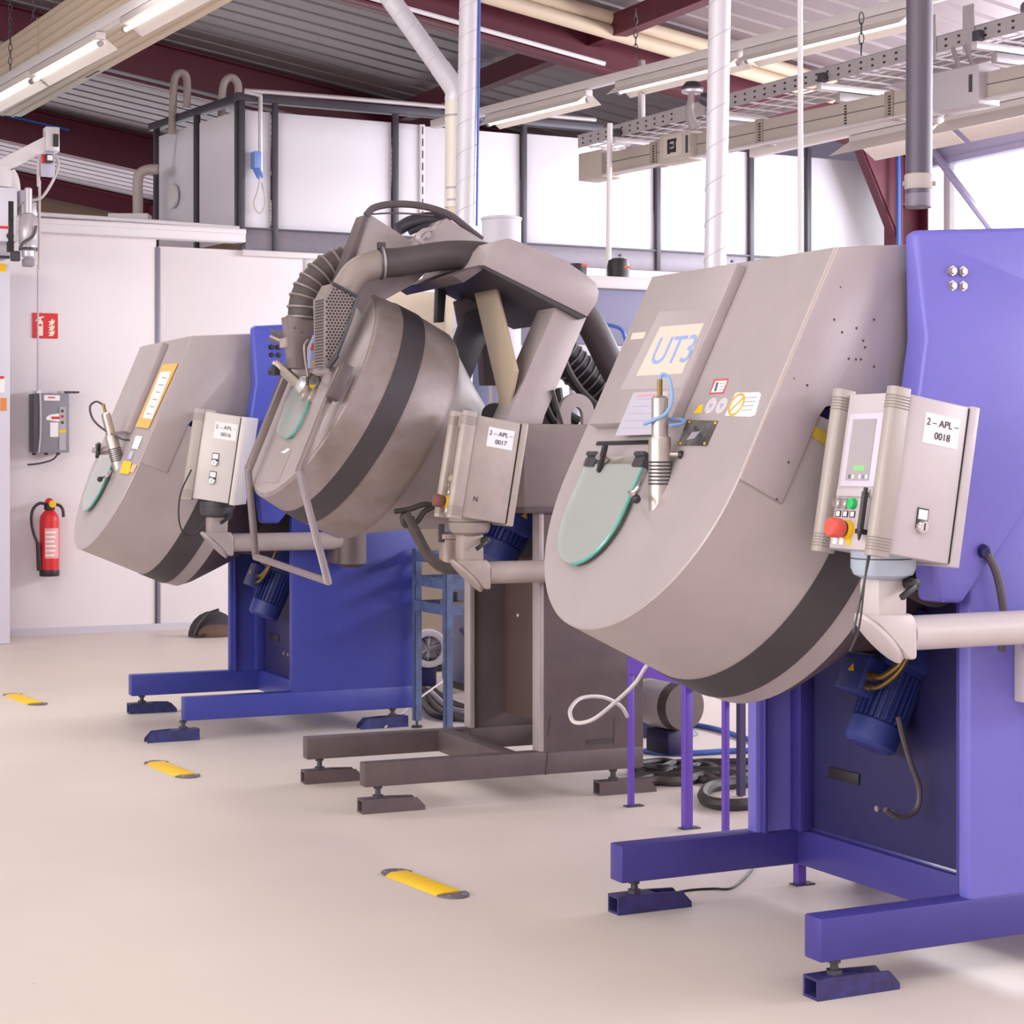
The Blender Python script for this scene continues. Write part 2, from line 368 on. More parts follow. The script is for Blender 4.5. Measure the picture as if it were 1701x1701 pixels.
# the hall's other walls, left with a window band like the right one
wl = thing('wall_left', 'left outer wall with its own window band', None, F3.w(-11.5, 0, 0), F3.yaw); tag(wl, kind='structure')
MB().box(-.12, 0, -10, 34, 0, 2.1).build('wall_below_window', wallmat, wl); MB().box(-.12, 0, -10, 34, 4.6, 9.4).build('wall_above_window', wallmat, wl); MB().box(-.12, 0, 9, 34, 2.1, 4.6).build('wall_beside_window', wallmat, wl)
for y in (-10, -6.4, -2.8, .8, 4.4, 8): MB().box(-.1, 0, y - .05, y + .05, 2.1, 4.6).build('mullion', white, wl)
wf = F3mb(MB().box(-11.6, XR + .1, -10.1, -10, 0, 9.0)); tag(wf.build('wall_front', wallmat), 'front wall behind the photographer', kind='structure')
wf = F3mb(MB().box(-11.6, XR + .1, 34, 34.1, 0, 9.0)); tag(wf.build('wall_rear', mat('rear_wall_brown', '#4c3a3a', .6)), 'dark rear wall far behind the partition', kind='structure')

# roof: corrugated deck falling to the right wall, with red rafters below it
def roofz(x): return 5.0 + .155 * (XR - x)
rf = MB(); prof = []
y = -10.1; P = .34
while y < 33.9:
    prof += [(y, 0), (y + .26, 0), (y + .275, .04), (y + .325, .04)]; y += P
x0, x1 = -12, XR + .3
for xx in (x0, x1): rf.v += [F3.w(xx, yy, roofz(xx) + zz) for yy, zz in prof]
n = len(prof); rf.f = [(i, i + 1, n + i + 1, n + i) for i in range(n - 1)]
ce = rf.build('ceiling', roofmat); tag(ce, 'corrugated metal roof deck sloping down to the windows', kind='structure')
ctr = ce.location.copy()
def cpart(name, mb, m, bevel=0):
    mb.v = [p - ctr for p in mb.v]; return mb.build(name, m, ce, bevel)
def rafter(y, xa, xb, h=.5, wd=.22, drop=.02):
    web = MB(); fl = MB()
    for x_0, x_1 in ((xa, xb),):
        a = F3.w(x_0, y, roofz(x_0) - drop); b = F3.w(x_1, y, roofz(x_1) - drop)
        dz = V((0, 0, 1))
        web.bar(a - dz * h / 2, b - dz * h / 2, .03, h)
        fl.bar(a - dz * .012, b - dz * .012, wd, .024); fl2 = MB().bar(a - dz * (h - .012), b - dz * (h - .012), wd, .024)
    w_ = cpart('rafter_web', web, beamred)
    for q in (fl, fl2): cpart('rafter_flange', q, beamred)
yb = 11.35
RY = [yb + 4.9 * k for k in range(-3, 5)]
for y in RY: rafter(y, -11.4, XR - .2)
def purlin(x, ya, yb_, h=.20):
    z = roofz(x) - .2
    cpart('purlin', MB().bar(F3.w(x, ya, z), F3.w(x, yb_, z), .14, h), beamred)
purlin(5.55, 1, 33); purlin(-3.2, 12, 33)
# haunch and column of the first frame
co = thing('steel_column', 'oxide red steel column with a triangular haunch at the window corner', 'column', F3.w(XR - .42, yb, 0), F3.yaw)
MB().box(-.02, .0, -.14, .14, 0, 4.55).build('column_flange', beamred, co)
MB().box(.30, .32, -.14, .14, 0, 5.0).build('column_flange', beamred, co)
MB().box(0, .30, -.015, .015, 0, 5.0).build('column_web', beamred, co)
for z in (4.02, 4.62): MB().box(0, .3, -.13, .13, z, z + .02).build('stiffener', beamred, co)
hx = .46
MB().prism([(-.02, -.08, 3.75), (-hx, -.08, 4.60), (-hx - .1, -.08, 4.72), (-.02, -.08, 4.74)], (0, .035, 0)).build('haunch_web', beamred, co)
MB().bar((-.02, 0, 3.72), (-hx, 0, 4.60), .12, .025, (0, 0, 1)).build('haunch_flange', beamred, co)
MB().bar((-.02, 0, 4.62), (-hx + .1, 0, 4.72), .2, .02).build('haunch_rib', beamred, co)
MB().tube([(-.1, -.2, 5.0), (-.1, -.2, 2.5)], .022, 8).build('blue_conduit', bluehose_m, co)

# ------------------------------------------------------------------ shared machine pieces
def foot(parent, x, y, flip=1, h=.06, m=None, w=.07, top=.104):
    m = {blue: foot_m, blue_m: foot_b}.get(m, m); X = lambda d: x + flip * d
    mb = MB(); t = .008
    def bx(a, b, y0, y1, z0, z1): mb.box(min(X(a), X(b)), max(X(a), X(b)), y0, y1, z0, z1)
    bx(-.045, .10, y, y + w, 0, t); bx(-.045, .10, y, y + w, h - t, h); bx(-.045, .10, y, y + t, t, h - t); bx(-.045, .10, y + w - t, y + w, t, h - t)
    for yy in (y, y + w - t):
        mb.prism([(X(.10), yy, 0), (X(.235), yy, 0), (X(.235), yy, .018), (X(.2), yy, h * .92), (X(.10), yy, h)], (0, t, 0))
    f = mb.build('levelling_foot', m, parent)
    st = MB().cyl((X(.035), y + w / 2, h), (X(.035), y + w / 2, top), .012, n=12); st.cyl((X(.035), y + w / 2, h), (X(.035), y + w / 2, h + .012), .024, n=6); st.cyl((X(.035), y + w / 2, top - .012), (X(.035), y + w / 2, top), .02, n=6)
    st.build('foot_screw', dkgrey, f); return f

def control_box(parent, x0, z0, yn, dep, txt, m, style, h=.43, w=.24, tilt=9.5, turn=0):
    a = R(tilt); ex = V((math.cos(a), 0, -math.sin(a))); ez = V((math.sin(a), 0, math.cos(a))); ey = V((0, 1, 0))
    o = V((x0, yn, z0)); G = lambda i, j, k: o + ex * i + ey * j + ez * k
    def gb(i0, i1, j0, j1, k0, k1): return MB().ob(G((i0 + i1) / 2, (j0 + j1) / 2, (k0 + k1) / 2), ex * (i1 - i0) / 2, ey * (j1 - j0) / 2, ez * (k1 - k0) / 2)
    b = gb(.015, w, 0, dep, 0, h).build('control_box', m, parent, .006)
    lid = gb(w + .006, w + .034, -.006, dep + .006, -.006, h + .004).build('box_lid', m, b, .005)
    gb(w - .002, w + .008, .004, dep - .004, .004, h - .004).build('lid_gasket', black, b)
    for j in (0.012, dep - .012):
        mb = MB()
        for k0, k1 in ((-.012, h + .012),):
            pts = [G(.034, j - .021, k0), G(-.012, j - .021, k0), G(-.022, j - .013, k0), G(-.025, j, k0), G(-.022, j + .013, k0), G(-.012, j + .021, k0), G(.034, j + .021, k0)]
            mb.prism(pts, ez * (k1 - k0))
        hp = mb.build('handle_profile', boxside if style != 'dusty' else boxdusty, b, .003)
        for kk in (0, h - .05):
            for q in range(5):
                MB().prism([p + ez * (kk + .008 * q + .004) for p in [G(.035, j - .022, 0), G(-.0125, j - .022, 0), G(-.0232, j - .0135, 0), G(-.0262, j, 0), G(-.0232, j + .0135, 0), G(-.0125, j + .022, 0), G(.035, j + .022, 0)]], ez * .0025).build('cap_rib', mat('cap_rib_grey', '#847a76', .5), hp)
    fr = gb(.004, .016, .045, dep - .045, .002, h - .002).build('front_panel', m, b, .003)
    fw0, fw1 = .05, dep - .05; cy = (fw0 + fw1) / 2
    def fp(y0, y1, k0, k1, off=.004): return gb(.004 - off, .004, y0, y1, k0, k1)
    if style in ('screen', 'dusty'):
        fp(fw0, fw1 - .012, h * .40, h * .87).build('screen_bezel', bezel_m if style == 'screen' else mat('bezel_dusty', '#6d6663', .4), b, .002)
        fp(fw0 + .028, fw1 - .034, h * .44, h * .83, .006).build('screen', screen_m, b)
        fp(fw0 + .0, fw1 - .005, h * .335, h * .385, .008).build('drive_flap', m, b, .002)
        if style == 'screen':
            for i in range(6): fp(fw0 + .034 + i * .015, fw0 + .042 + i * .015, h * .45, h * .475, .0066).build('screen_icon', [paper, mat('icon_grey', '#7c7a9c', .5), paper, mat('icon_rose', '#c58f9c', .5), paper, mat('icon_dark', '#5a5868', .5)][i], b)
            fp(fw0 + .05, fw0 + .10, h * .50, h * .535, .0066).build('screen_plot', mat('screen_green', '#8cc489', .5), b)
        for i in range(3):
            yy = fw1 - .018 - i * .032
            p = G(.004, yy, h * .29); MB().cyl(p, p - ex * .016, .015, .014, 16).build('push_button', [chrome, chrome, green][2 - i] if False else [chrome, chrome, green][i], b, .002)
            fp(yy - .011, yy + .011, h * .205, h * .245, .003).build('button_label', mat('label_black', '#3a363c', .5), b)
            fp(yy - .009, yy + .006, h * .21, h * .24, .004).build('button_legend', paper, b)
        p = G(.004, cy + .01, h * .125)
        MB().lathe(p, -ex, [(.026, 0), (.026, .012), (.022, .012), (.022, .018)], 20).build('stop_collar', yellow, b)
        MB().lathe(p, -ex, [(.0225, .018), (.0225, .022), (.0, .022)], 18).build('stop_neck', black, b)
        MB().lathe(p, -ex, [(.022, .022), (.027, .03), (.028, .055), (.024, .064), (.0, .066)], 20).build('emergency_stop', red_soft if style == 'screen' else mat('dusty_stop', '#7d5048', .5), b)
        for i, mm in enumerate((paper, paper, yellow)): fp(fw1 - .03 - i * .03, fw1 - .012 - i * .03, h * .03, h * .075, .003).build('button_legend', mm, b)
        if style == 'screen':
            p = G(-.018, fw0 + .012, h * .06); MB().tube([p, p + ez * .06, p + ez * .13], .009, 8, rf=lambda t: .3 + .7 * min(1, t * 4)).build('marker_pen', black, b)
            MB().cyl(p + ez * .125, p + ez * .142, .006, n=8).build('pen_cap', black, b)
            fp(fw0 + .0, fw0 + .026, h * .10, h * .13, .028).build('pen_clip', black, b)
    # label and lock on the near side (facing -y)
    def sq(i0, i1, k0, k1, off=.0012): return MB().ob(G((i0 + i1) / 2, -off / 2, (k0 + k1) / 2), ex * (i1 - i0) / 2, ey * off / 2, ez * (k1 - k0) / 2)
    li0 = .098
    sq(li0, li0 + .118, h * .72, h * .91).build('label_plate', paper, b)
    t1, t2 = txt
    ls = .027
    text('label_text', t1, ls, G(li0 + .059, -.0022, h * .835), ex, ez, ink, b, 'CENTER'); text('label_text', t2, ls, G(li0 + .063, -.0022, h * .755), ex, ez, ink, b, 'CENTER')
    def lock(i, k, big=False):
        sq(i - .018, i + .018, k - .005, k + .05, .004).build('lock_plate', mat('label_black', '#3a363c', .5), b)
        sq(i - .015, i + .015, k + .02, k + .046, .005).build('lock_legend', paper, b)
        p = G(i, -.002, k); MB().lathe(p, -ey, [(.018, 0), (.018, .012), (.014, .016), (0, .016)], 20).build('key_switch', chrome, b)
        MB().ob(p - ey * .0165, ex * .0015, ey * .001, ez * .01).build('key_slot', black, b)
    if style == 'screen': lock(.13, h * .2)
    if style == 'locks': lock(.125, h * .44); lock(.125, h * .23)
    if style == 'dusty':
        text('scribble', 'N', .03, G(.075, -.001, h * .17), ex, ez, ink, b)
    if turn:
        P_ = G(w / 2, dep / 2, 0); b.matrix_local = Matrix.Translation(P_) @ Matrix.Rotation(R(turn), 4, 'Z') @ Matrix.Translation(-P_)
    return b, G, ex, ey, ez

def swing_arm(parent, x, y, z, x1, m, mflange, zbox, end='white'):
    mb = MB(); r = .048
    mb.cyl((x + .08, y, z), (x1, y, z), r, n=24); a = mb.build('support_arm', m, parent)
    MB().lathe((x, y, zbox - .085), (0, 0, 1), [(.055, 0), (.08, .012), (.088, .03), (.088, .085)], 28).build('swivel_flange', mflange, a)
    MB().lathe((x, y, zbox - .03), (0, 0, 1), [(.0885, 0), (.0885, .003)], 28).build('flange_joint', black, a)
    MB().box(x - .05, x + .05, y - .045, y + .045, z + .05, zbox - .08).build('arm_post', m, a, .014)
    MB().prism([(x - .075, y - .05, z + .058), (x + .065, y - .05, z + .058), (x + .08, y - .05, z + .03), (x + .08, y - .05, z - .07), (x + .055, y - .05, z - .068)], (0, .1, 0)).build('mitre_elbow', m, a, .012)
    d = V((.13, 0, -.126)).normalized(); c = V((x - .01, y, z - .005)); nn = V((-d.z, 0, d.x)) * -1
    nn = d.cross(V((0, 1, 0))); nn = nn if nn.z < 0 else -nn
    pts = [c + d * (math.cos(t) * .097) + V((0, 1, 0)) * (math.sin(t) * .052) for t in [2 * PI * i / 28 for i in range(28)]]
    MB().prism(pts, nn * .014).build('mitre_plate', m, a, .003)
    lv = MB(); lv.cyl((x + .045, y - .04, z + .14), (x + .045, y - .085, z + .14), .016, n=10); lv.bar((x + .045, y - .08, z + .135), (x - .005, y - .085, z + .105), .014, .016)
    lv.build('clamp_lever', black, a, .002)
    return a

def gear_motor(parent, c, ax, m, k=1.0, side=V((0, -1, 0))):
    c = V(c); ax = V(ax).normalized(); sx = -side.cross(ax).normalized(); r = .078 * k
    b = MB().lathe(c, ax, [(r * .8, 0), (r * 1.02, .012), (r * 1.04, .075 * k), (r, .08 * k)], 24).build('motor_fan_cover', m, parent)
    body = MB(); body.lathe(c, ax, [(r * .9, .08 * k), (r * .9, .24 * k), (r * 1.15, .24 * k), (r * 1.15, .265 * k)], 24)
    for i in range(26):
        t = 2 * PI * i / 26; dv = sx * math.cos(t) + side * math.sin(t)
        body.ob(c + ax * (.16 * k) + dv * r * .97, ax * .078 * k, dv * r * .10, dv.cross(ax) * .0028)
    body.build('finned_motor_body', m, parent)
    g = MB().ob(c + ax * (.34 * k), ax * .085 * k, sx * .11 * k, side * .09 * k); g.lathe(c + ax * .34 * k - sx * .13 * k, sx, [(.07 * k, 0), (.085 * k, .03), (.085 * k, .2 * k)], 20)
    g.build('gearbox', m, parent, .012)
    jc = c + ax * (.185 * k) + side * (r + .03 * k) - sx * .02 * k
    j = MB().ob(jc, ax * .058 * k, sx * .058 * k, side * .035 * k).build('junction_box', m, parent, .008)
    MB().prism([jc + side * .036 * k + sx * (-.02) + ax * .0, jc + side * .036 * k + sx * .012 + ax * 0, jc + side * .036 * k - sx * .004 + ax * .026], side * .001).build('warning_triangle', yellow, j)
    for q, r_ in ((.0, .011), (-.035, .008)):
        p0 = jc + sx * .058 * k + ax * (q + .0) + side * .01
        MB().cyl(p0, p0 + sx * .03, r_ * 1.4, n=8).build('cable_gland', brass, j)
        MB().tube([p0 + sx * .02, p0 + sx * .07 + ax * .01, p0 + sx * .13 + ax * .07, p0 + sx * .15 + ax * .17], r_, 8).build('motor_cable', brass, j)
    return b

# ------------------------------------------------------------------ the two blue drum machines
def blue_machine(F, cfg):
    g = cfg; W_ = g['W']; tl = R(g['tilt']); T = .08
    root = thing('drum_machine', g['label'], 'machine', F.w(0, 0, 0), F.yaw)
    B1, B2 = g['blue'], g['blue2']; TP = g['taupe']
    U = V((math.sin(tl), 0, math.cos(tl))); N = V((-math.cos(tl), 0, math.sin(tl))); D = -N
    y0, y1 = .1, W_ + .01; yc = (y0 + y1) / 2; Rr = (y1 - y0) / 2
    A = V((g['ax'], y0, g['az'])); dx, dz = g['dx'], g['dz']; cx = g['colx']; xe = 1.32
    fp = lambda y, r, off=0: A + V((0, y - y0, 0)) + U * r + N * off
    def fpx(u, v, off=0): p = F.pl(u, v, A + N * off, N); return p
    # base
    for y in (0, W_):
        MB().box(0, xe, y, y + T, .104, .226).build('base_leg', B2, root, .006)
    MB().box(cx + .19, cx + .27, T, W_, .104, .226).build('cross_beam', B2, root, .004)
    MB().box(xe - .08, xe, T, W_, .104, .226).build('cross_beam', B2, root, .004)
    foot(root, .0 + .035, .0, 1 if not g.get('flip') else -1, m=B2); foot(root, .035, W_ + .005, 1, m=B2)
    foot(root, xe - .28 if not g.get('flip') else xe - .1, .0, 1 if not g.get('flip') else -1, m=B2); foot(root, xe - .28, W_ + .005, 1, m=B2)
    # column cheeks
    zc = 1.12 + dz
    for y, mm in ((0, B1), (W_, B1)):
        MB().box(cx + .02, xe, y, y + .055, .22, zc + .3).build('column_cheek', mm, root, .012)
        MB().box(cx + .04, cx + .05, (y + .055 if y == 0 else y - .03), (y + .085 if y == 0 else y), .226, zc).build('cheek_return', B2, root)
    bp = MB().box(cx + .215, cx + .235, T, W_, .235, 1.7).build('back_panel', g['inner'], root)  # frame blue darkened to put the column's inner shade into the colour
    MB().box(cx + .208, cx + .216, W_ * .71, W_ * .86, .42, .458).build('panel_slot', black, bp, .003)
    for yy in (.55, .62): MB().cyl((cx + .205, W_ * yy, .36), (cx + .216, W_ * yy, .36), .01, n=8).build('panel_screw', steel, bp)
    MB().box(cx + .16, cx + .215, W_ - .06, W_, .226, 1.5).build('corner_tube', B2, root, .004)
    # head cheeks
    zk = 1.832 + dz
    def head(yo, s):
        lo = [(.344, zk), (.306, 1.60 + dz), (.385, 1.085 + dz), (.47, 1.08 + dz), (.72, 1.363 + dz), (xe, 1.40 + dz), (xe, zk)]
        hi = [(.338, 2.13 + dz), (.36, 2.142 + dz), (xe, 2.21 + dz)]
        lo = [(x + dx if x < xe else x, z) for x, z in lo]; hi = [(x + dx if x < xe else x, z) for x, z in hi]
        th = .10 * s
        L_ = [V((x, yo, z)) for x, z in lo]; hi = [(x, z - (0 if s > 0 else .09)) for x, z in hi]; Hh = [V((x, yo + .05 * s, z)) for x, z in hi]
        Li = [V((x, yo + th, z)) for x, z in lo]; Hi = [V((x, yo + th, z)) for x, z in hi]
        vs = L_ + Hh + Li + Hi; n = len(lo); m_ = len(hi); k = n + m_
        fs = [tuple(range(n)), (0, n, n + 1, n + 2, n - 1)]
        fs += [tuple(reversed(range(k, k + n))), (k + n - 1, k + n + 2, k + n + 1, k + n, k)]
        rim = [0, 1, 2, 3, 4, 5, 6, n + 2, n + 1, n]
        for i in range(len(rim)):
            a_, b_ = rim[i], rim[(i + 1) % len(rim)]; fs.append((a_, b_, k + b_, k + a_))
        return MB().add(vs, fs).build('head_cheek', g['bhead'], root, .014, 3)
    hn = head(-.03, 1); head(W_ + T + .03, -1)
    for i in range(2):
        for j in range(2):
            c = V((.451 + dx * .6 + i * .038, .0 - .012, 1.985 + dz + j * .042)); MB().lathe(c + V((0, .02, 0)), (0, -1, 0), [(.015, 0), (.015, .016), (.01, .016), (.01, .024), (0, .024)], 6).build('head_bolt', g['bolt'], hn)
    MB().box(.58 + dx, xe, .07, W_, zc + .05, 2.08 + dz).build('head_core', B1, root, .01)
    # cast drum: vessel, band, rear strip, cone
    def ring(s, R2, top, n=40):
        pts = []
        for i in range(n + 1):
            t = PI * i / n; pts.append(A + V((0, yc - y0, 0)) + V((0, math.cos(t), 0)) * R2 + U * (-math.sin(t) * R2 + .01) + D * s)
        return [A + V((0, yc - y0 + R2, 0)) + U * top + D * s] + pts + [A + V((0, yc - y0 - R2, 0)) + U * top + D * s]
    fpl = MB().loft([ring(0, Rr - .004, .727), ring(.004, Rr, .729), ring(.012, Rr, .729)]).build('face_plate', TP, root)
    MB().loft([ring(.0115, Rr, .26), ring(.37, Rr, .30)]).build('front_cover', TP, root)
    MB().loft([ring(.37, Rr + .003, .30), ring(.50, Rr + .003, .36)]).build('rubber_band', rubber, root)
    MB().loft([ring(.50, Rr, .36), ring(.575, Rr - .01, .36)]).build('rear_rim', TP, root)
    MB().loft([ring(.575, Rr - .012, .34), ring(.62, Rr - .045, .32), ring(.70, Rr - .13, .27), ring(.80, Rr - .24, .2), ring(.84, Rr - .31, .14), ring(1.05, Rr - .37, .1)]).build('drum_cone', taupe_dark if g['n'] == 3 else taupe_dark, root)
    # hood
    a0 = A + D * .006; b0 = A + D * .157 + U * .0; c0 = A + D * .162 + U * .277
    top = A + U * .729 + D * .006; zt = top.z
    zn = c0.z + .03
    poly = [(a0.x, a0.z), (b0.x, b0.z), (c0.x, c0.z), (c0.x + .02, zn - .006), (c0.x + .055, zn), (.46 + dx, zn + .004), (.46 + dx, 1.77 + dz), (.40 + dx, 2.09 + dz), (.36 + dx, 2.108 + dz if g['n'] == 3 else zt + .02), (top.x, zt)]
    MB().prism([(x, y0 - .008, z) for x, z in poly], (0, y1 - y0 + .016, 0)).build('hood', g['taupe2'], root, .004)
    MB().prism([A + D * .003 + V((0, -.007, 0)) + U * r + D * d for r, d in ((.0, 0), (.729, 0), (.729, .01), (0, .01))], (0, .005, 0)).build('hood_edge', mat('pale_edge', '#b8a8a2', .4, .2), root)  # slightly paler line along the hood's front edge
    # raised lid on the face
    lo_ = .037
    lid = MB().prism([fp(.53, .165, 0), fp(1.03, .165, 0), fp(1.03, .70, 0), fp(.53, .70, 0)], N * lo_).build('inspection_lid', TP, root, .004)
    return dict(root=root, A=A, U=U, N=N, D=D, fp=fp, fpx=fpx, lid=lid, y0=y0, yc=yc, Rr=Rr, F=F, fpl=fpl, W=W_)

def strip(parent, name, M, u0v0, u1v1, w, th, m, off=0):
    p0, p1 = M['fpx'](*u0v0, off), M['fpx'](*u1v1, off); d = (p1 - p0).normalized(); s_ = d.cross(M['N'])
    return MB().ob((p0 + p1) / 2 + M['N'] * th / 2, (p1 - p0) / 2, s_ * w / 2, M['N'] * th / 2).build(name, m, parent, .0015)
def facepoly(parent, name, M, pxs, th, m, off=0, bevel=0):
    return MB().prism([M['fpx'](u, v, off) for u, v in pxs], M['N'] * th).build(name, m, parent, bevel)
def sight_glass(parent, M, yl, yr, rtop, rbot, edge=True):
    ym = (yl + yr) / 2; hw = abs(yl - yr) / 2; fp = M['fp']
    def outl(k, off): 
        pts = [fp(ym + hw * k, rtop, off)]
        for i in range(17):
            t = PI * i / 16; pts.append(fp(ym + hw * k * math.cos(t), rbot + hw - math.sin(t) * hw * k, off))
        return pts + [fp(ym - hw * k, rtop, off)]
    MB().loft([outl(.98, .004), outl(.98, .0045)]).build('window_recess', mat('window_recess_grey', '#8f9694', .3, .3), parent)
    p = MB().loft([outl(1.0, .016), outl(1.0, .024)]).build('sight_glass', glasspane, parent)
    rim = outl(1.0, .02)
    MB().tube(rim[9:], .0055, 6, False).build('glass_edge', teal, p)
    return p
def sensor(parent, base, m, sc=1.0, d=V((0, 0, 1))):
    b = V(base); d = V(d).normalized()
    s = MB().lathe(b, d, [(.033 * sc, -.09 * sc), (.033 * sc, .145 * sc), (.031 * sc, .152 * sc), (.0245 * sc, .152 * sc), (.0245 * sc, .265 * sc), (.017 * sc, .272 * sc), (0, .272 * sc)], 24).build('sensor_tube', m, parent)
    for i in range(7):
        MB().lathe(b, d, [(.0335 * sc, (.012 + i * .0105) * sc), (.0345 * sc, (.014 + i * .0105) * sc), (.0345 * sc, (.016 + i * .0105) * sc), (.0335 * sc, (.018 + i * .0105) * sc)], 20).build('sensor_groove', dkgrey, s)
    MB().cyl(b + d * .27 * sc, b + d * .32 * sc, .008 * sc, n=10).build('sensor_plug', brass, s)
    return s, b, d

M3 = blue_machine(F3, dict(n=3, W=1.10, tilt=26.35, ax=-.204, az=1.437, dx=0, dz=0, colx=.5, blue=blue_hi, blue2=blue, bhead=blue_hi, inner=blue_dk, taupe=taupe, taupe2=taupe_spot, bolt=steel,
    label='large taupe drum machine with blue column nearest the camera, sheet marked UT3'))
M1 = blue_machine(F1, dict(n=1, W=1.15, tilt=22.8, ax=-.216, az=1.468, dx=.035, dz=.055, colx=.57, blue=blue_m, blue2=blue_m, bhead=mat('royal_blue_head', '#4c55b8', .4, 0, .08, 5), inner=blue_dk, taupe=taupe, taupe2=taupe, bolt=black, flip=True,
    label='taupe drum machine with royal blue column farthest left, by the fire extinguisher wall'))

# --- fittings of the near machine
r3 = M3['root']; fp = M3['fp']; lid = M3['lid']; fx = M3['fpx']; lo = .037
facepoly(lid, 'paper_pocket', M3, [(1030, 648), (1134, 645), (1188, 515), (1096, 518)], .001, film, lo)
facepoly(lid, 'paper_sheet', M3, [(1057, 625), (1133, 621), (1170, 537), (1097, 543)], .0012, paper_y, lo + .001)
a_ = fx(1076, 605, lo + .0028); b_ = fx(1137, 601, lo + .0028); c_ = fx(1094, 560, lo + .0028)
text('sheet_lettering', 'UT3', .135, a_, b_ - a_, c_ - a_, ink_blue, lid, 'LEFT', .0004)
facepoly(lid, 'instruction_pocket', M3, [(1022, 724), (1082, 722), (1112, 650), (1053, 652)], .001, mat('lavender_film', '#b9b2c0', .25), lo)
for k in range(5):
    facepoly(lid, 'instruction_line', M3, [(1030 + 7 * k, 712 - 12 * k), (1078 + 6 * k, 711 - 12 * k), (1080 + 6 * k, 709 - 12 * k), (1032 + 7 * k, 710 - 12 * k)], .0005, mat('pale_line_blue', '#a9abc4', .6), lo + .001)
facepoly(lid, 'instruction_heading', M3, [(1056, 660), (1090, 657), (1092, 653), (1058, 656)], .0005, mat('pale_line_red', '#c99aa2', .6), lo + .001)
facepoly(lid, 'name_plate', M3, [(1048, 565), (1070, 563), (1074, 552), (1052, 554)], .003, paper_y, lo)
strip(r3, 'lid_slot', M3, (992, 737), (1082, 735), .014, .004, black)
# hinge bar and clamps of the sight glass
bar_ = strip(r3, 'hinge_bar', M3, (978, 771), (1080, 769), .03, .02, steel, .0)
for u in (986, 1066):
    cl = MB(); p = fx(u, 765, .02); cl.ob(p, V((0, .03, 0)), M3['U'] * .024, M3['N'] * .012)
    cl.build('hinge_clamp', dkgrey, r3, .004)
    p = fx(u, 755, .03); MB().ob(p, V((0, .03, 0)), M3['U'] * .007, M3['N'] * .012).build('hinge_knuckle', dkgrey, r3, .003)
p = fx(998, 760, .045); MB().bar(p + V((0, .012, -.045)), p + V((0, -.03, .04)), .016, .016).build('clamp_lever', black, r3, .004)
MB().cyl(p - M3['N'] * .02, p + M3['N'] * .012, .012, n=12).build('clamp_pivot', steel, r3)
sight_glass(r3, M3, .965, .605, .03, -.305)
# window handle: bent rod and ball
pts = [fx(1072, 782, .03), fx(1058, 815, .05), fx(1047, 818, .055), fx(1060, 828, .075)]
h_ = MB().tube([fx(1071, 780, .03), fx(1062, 804, .04), fx(1055, 815, .045), fx(1049, 818, .05), fx(1046, 819, .055), fx(1056, 826, .07)], .0065, 8, k=4).build('glass_handle', chrome, r3)
MB().sphere(fx(1057, 829, .075), .0135, 14).build('handle_ball', black, h_)
# sensor post
base = fx(1096, 812, .0)
s_, sb, sdir = sensor(r3, base, steel)
MB().tube([sb + V((0, 0, .31)), sb + V((.005, -.005, .335)), sb + V((.02, -.02, .32)), sb + V((.02, -.035, .26)), sb + V((0, -.035, .22)), sb + V((-.03, -.01, .2)), sb + V((-.04, .02, .19)), sb + V((.0, .03, .2)), sb + V((.05, .0, .205)), sb + V((.07, -.02, .2)), sb + V((.05, -.04, .19)), sb + V((.01, -.04, .185))], .0055, 7).build('sensor_cable', bluecable, s_)
MB().cyl(sb + V((.02, -.02, .1)), sb + V((.045, -.045, .1)), .007, n=8).build('sensor_screw', steel, s_)
MB().cyl(sb + V((.042, -.04, .1)), sb + V((.048, -.048, .1)), .012, n=10).build('screw_knob', black, s_)
MB().tube([sb + V((.045, -.045, .09)), sb + V((.05, -.04, .07)), sb + V((.035, -.03, .05))], .003, 5).build('knob_chain', black, s_)
# plates and stickers on the face
pl_ = facepoly(r3, 'rating_plate', M3, [(1127, 740), (1175, 741), (1193, 700), (1143, 698)], .004, mat('worn_rating_plate', '#7d7672', .25, .6, 0, 25, col2='#4d484a'), .0)
for q in ((1131, 737), (1171, 737), (1189, 703), (1146, 701)):
    pp = fx(*q, .004); MB().cyl(pp, pp + M3['N'] * .003, .004, n=8).build('plate_rivet', yellow, pl_)
facepoly(pl_, 'plate_scratch', M3, [(1140, 731), (1154, 728), (1164, 716), (1150, 718)], .0004, mat('scratch_pale', '#b6b0c0', .3, .5), .004)
ns = facepoly(r3, 'notice_sticker', M3, [(1178, 655), (1202, 654), (1211, 629), (1187, 630)], .001, mat('notice_red', '#c8515c', .5))
facepoly(ns, 'notice_paper', M3, [(1181, 652), (1200, 651), (1208, 632), (1189, 633)], .0004, paper, .001)
facepoly(ns, 'notice_figure', M3, [(1186, 650), (1190, 650), (1194, 635), (1190, 635)], .0004, mat('notice_figure_blue', '#5d5878', .6), .0014)
for k in range(3): facepoly(ns, 'notice_line', M3, [(1193 + k, 648 - 5 * k), (1201 + k, 647.5 - 5 * k), (1201.4 + k, 646 - 5 * k), (1193.4 + k, 646.5 - 5 * k)], .0003, mat('notice_grey', '#9c949c', .6), .0014)
facepoly(r3, 'warning_triangle', M3, [(1152, 687), (1165, 686), (1168, 672), (1162, 673)], .001, yellow)
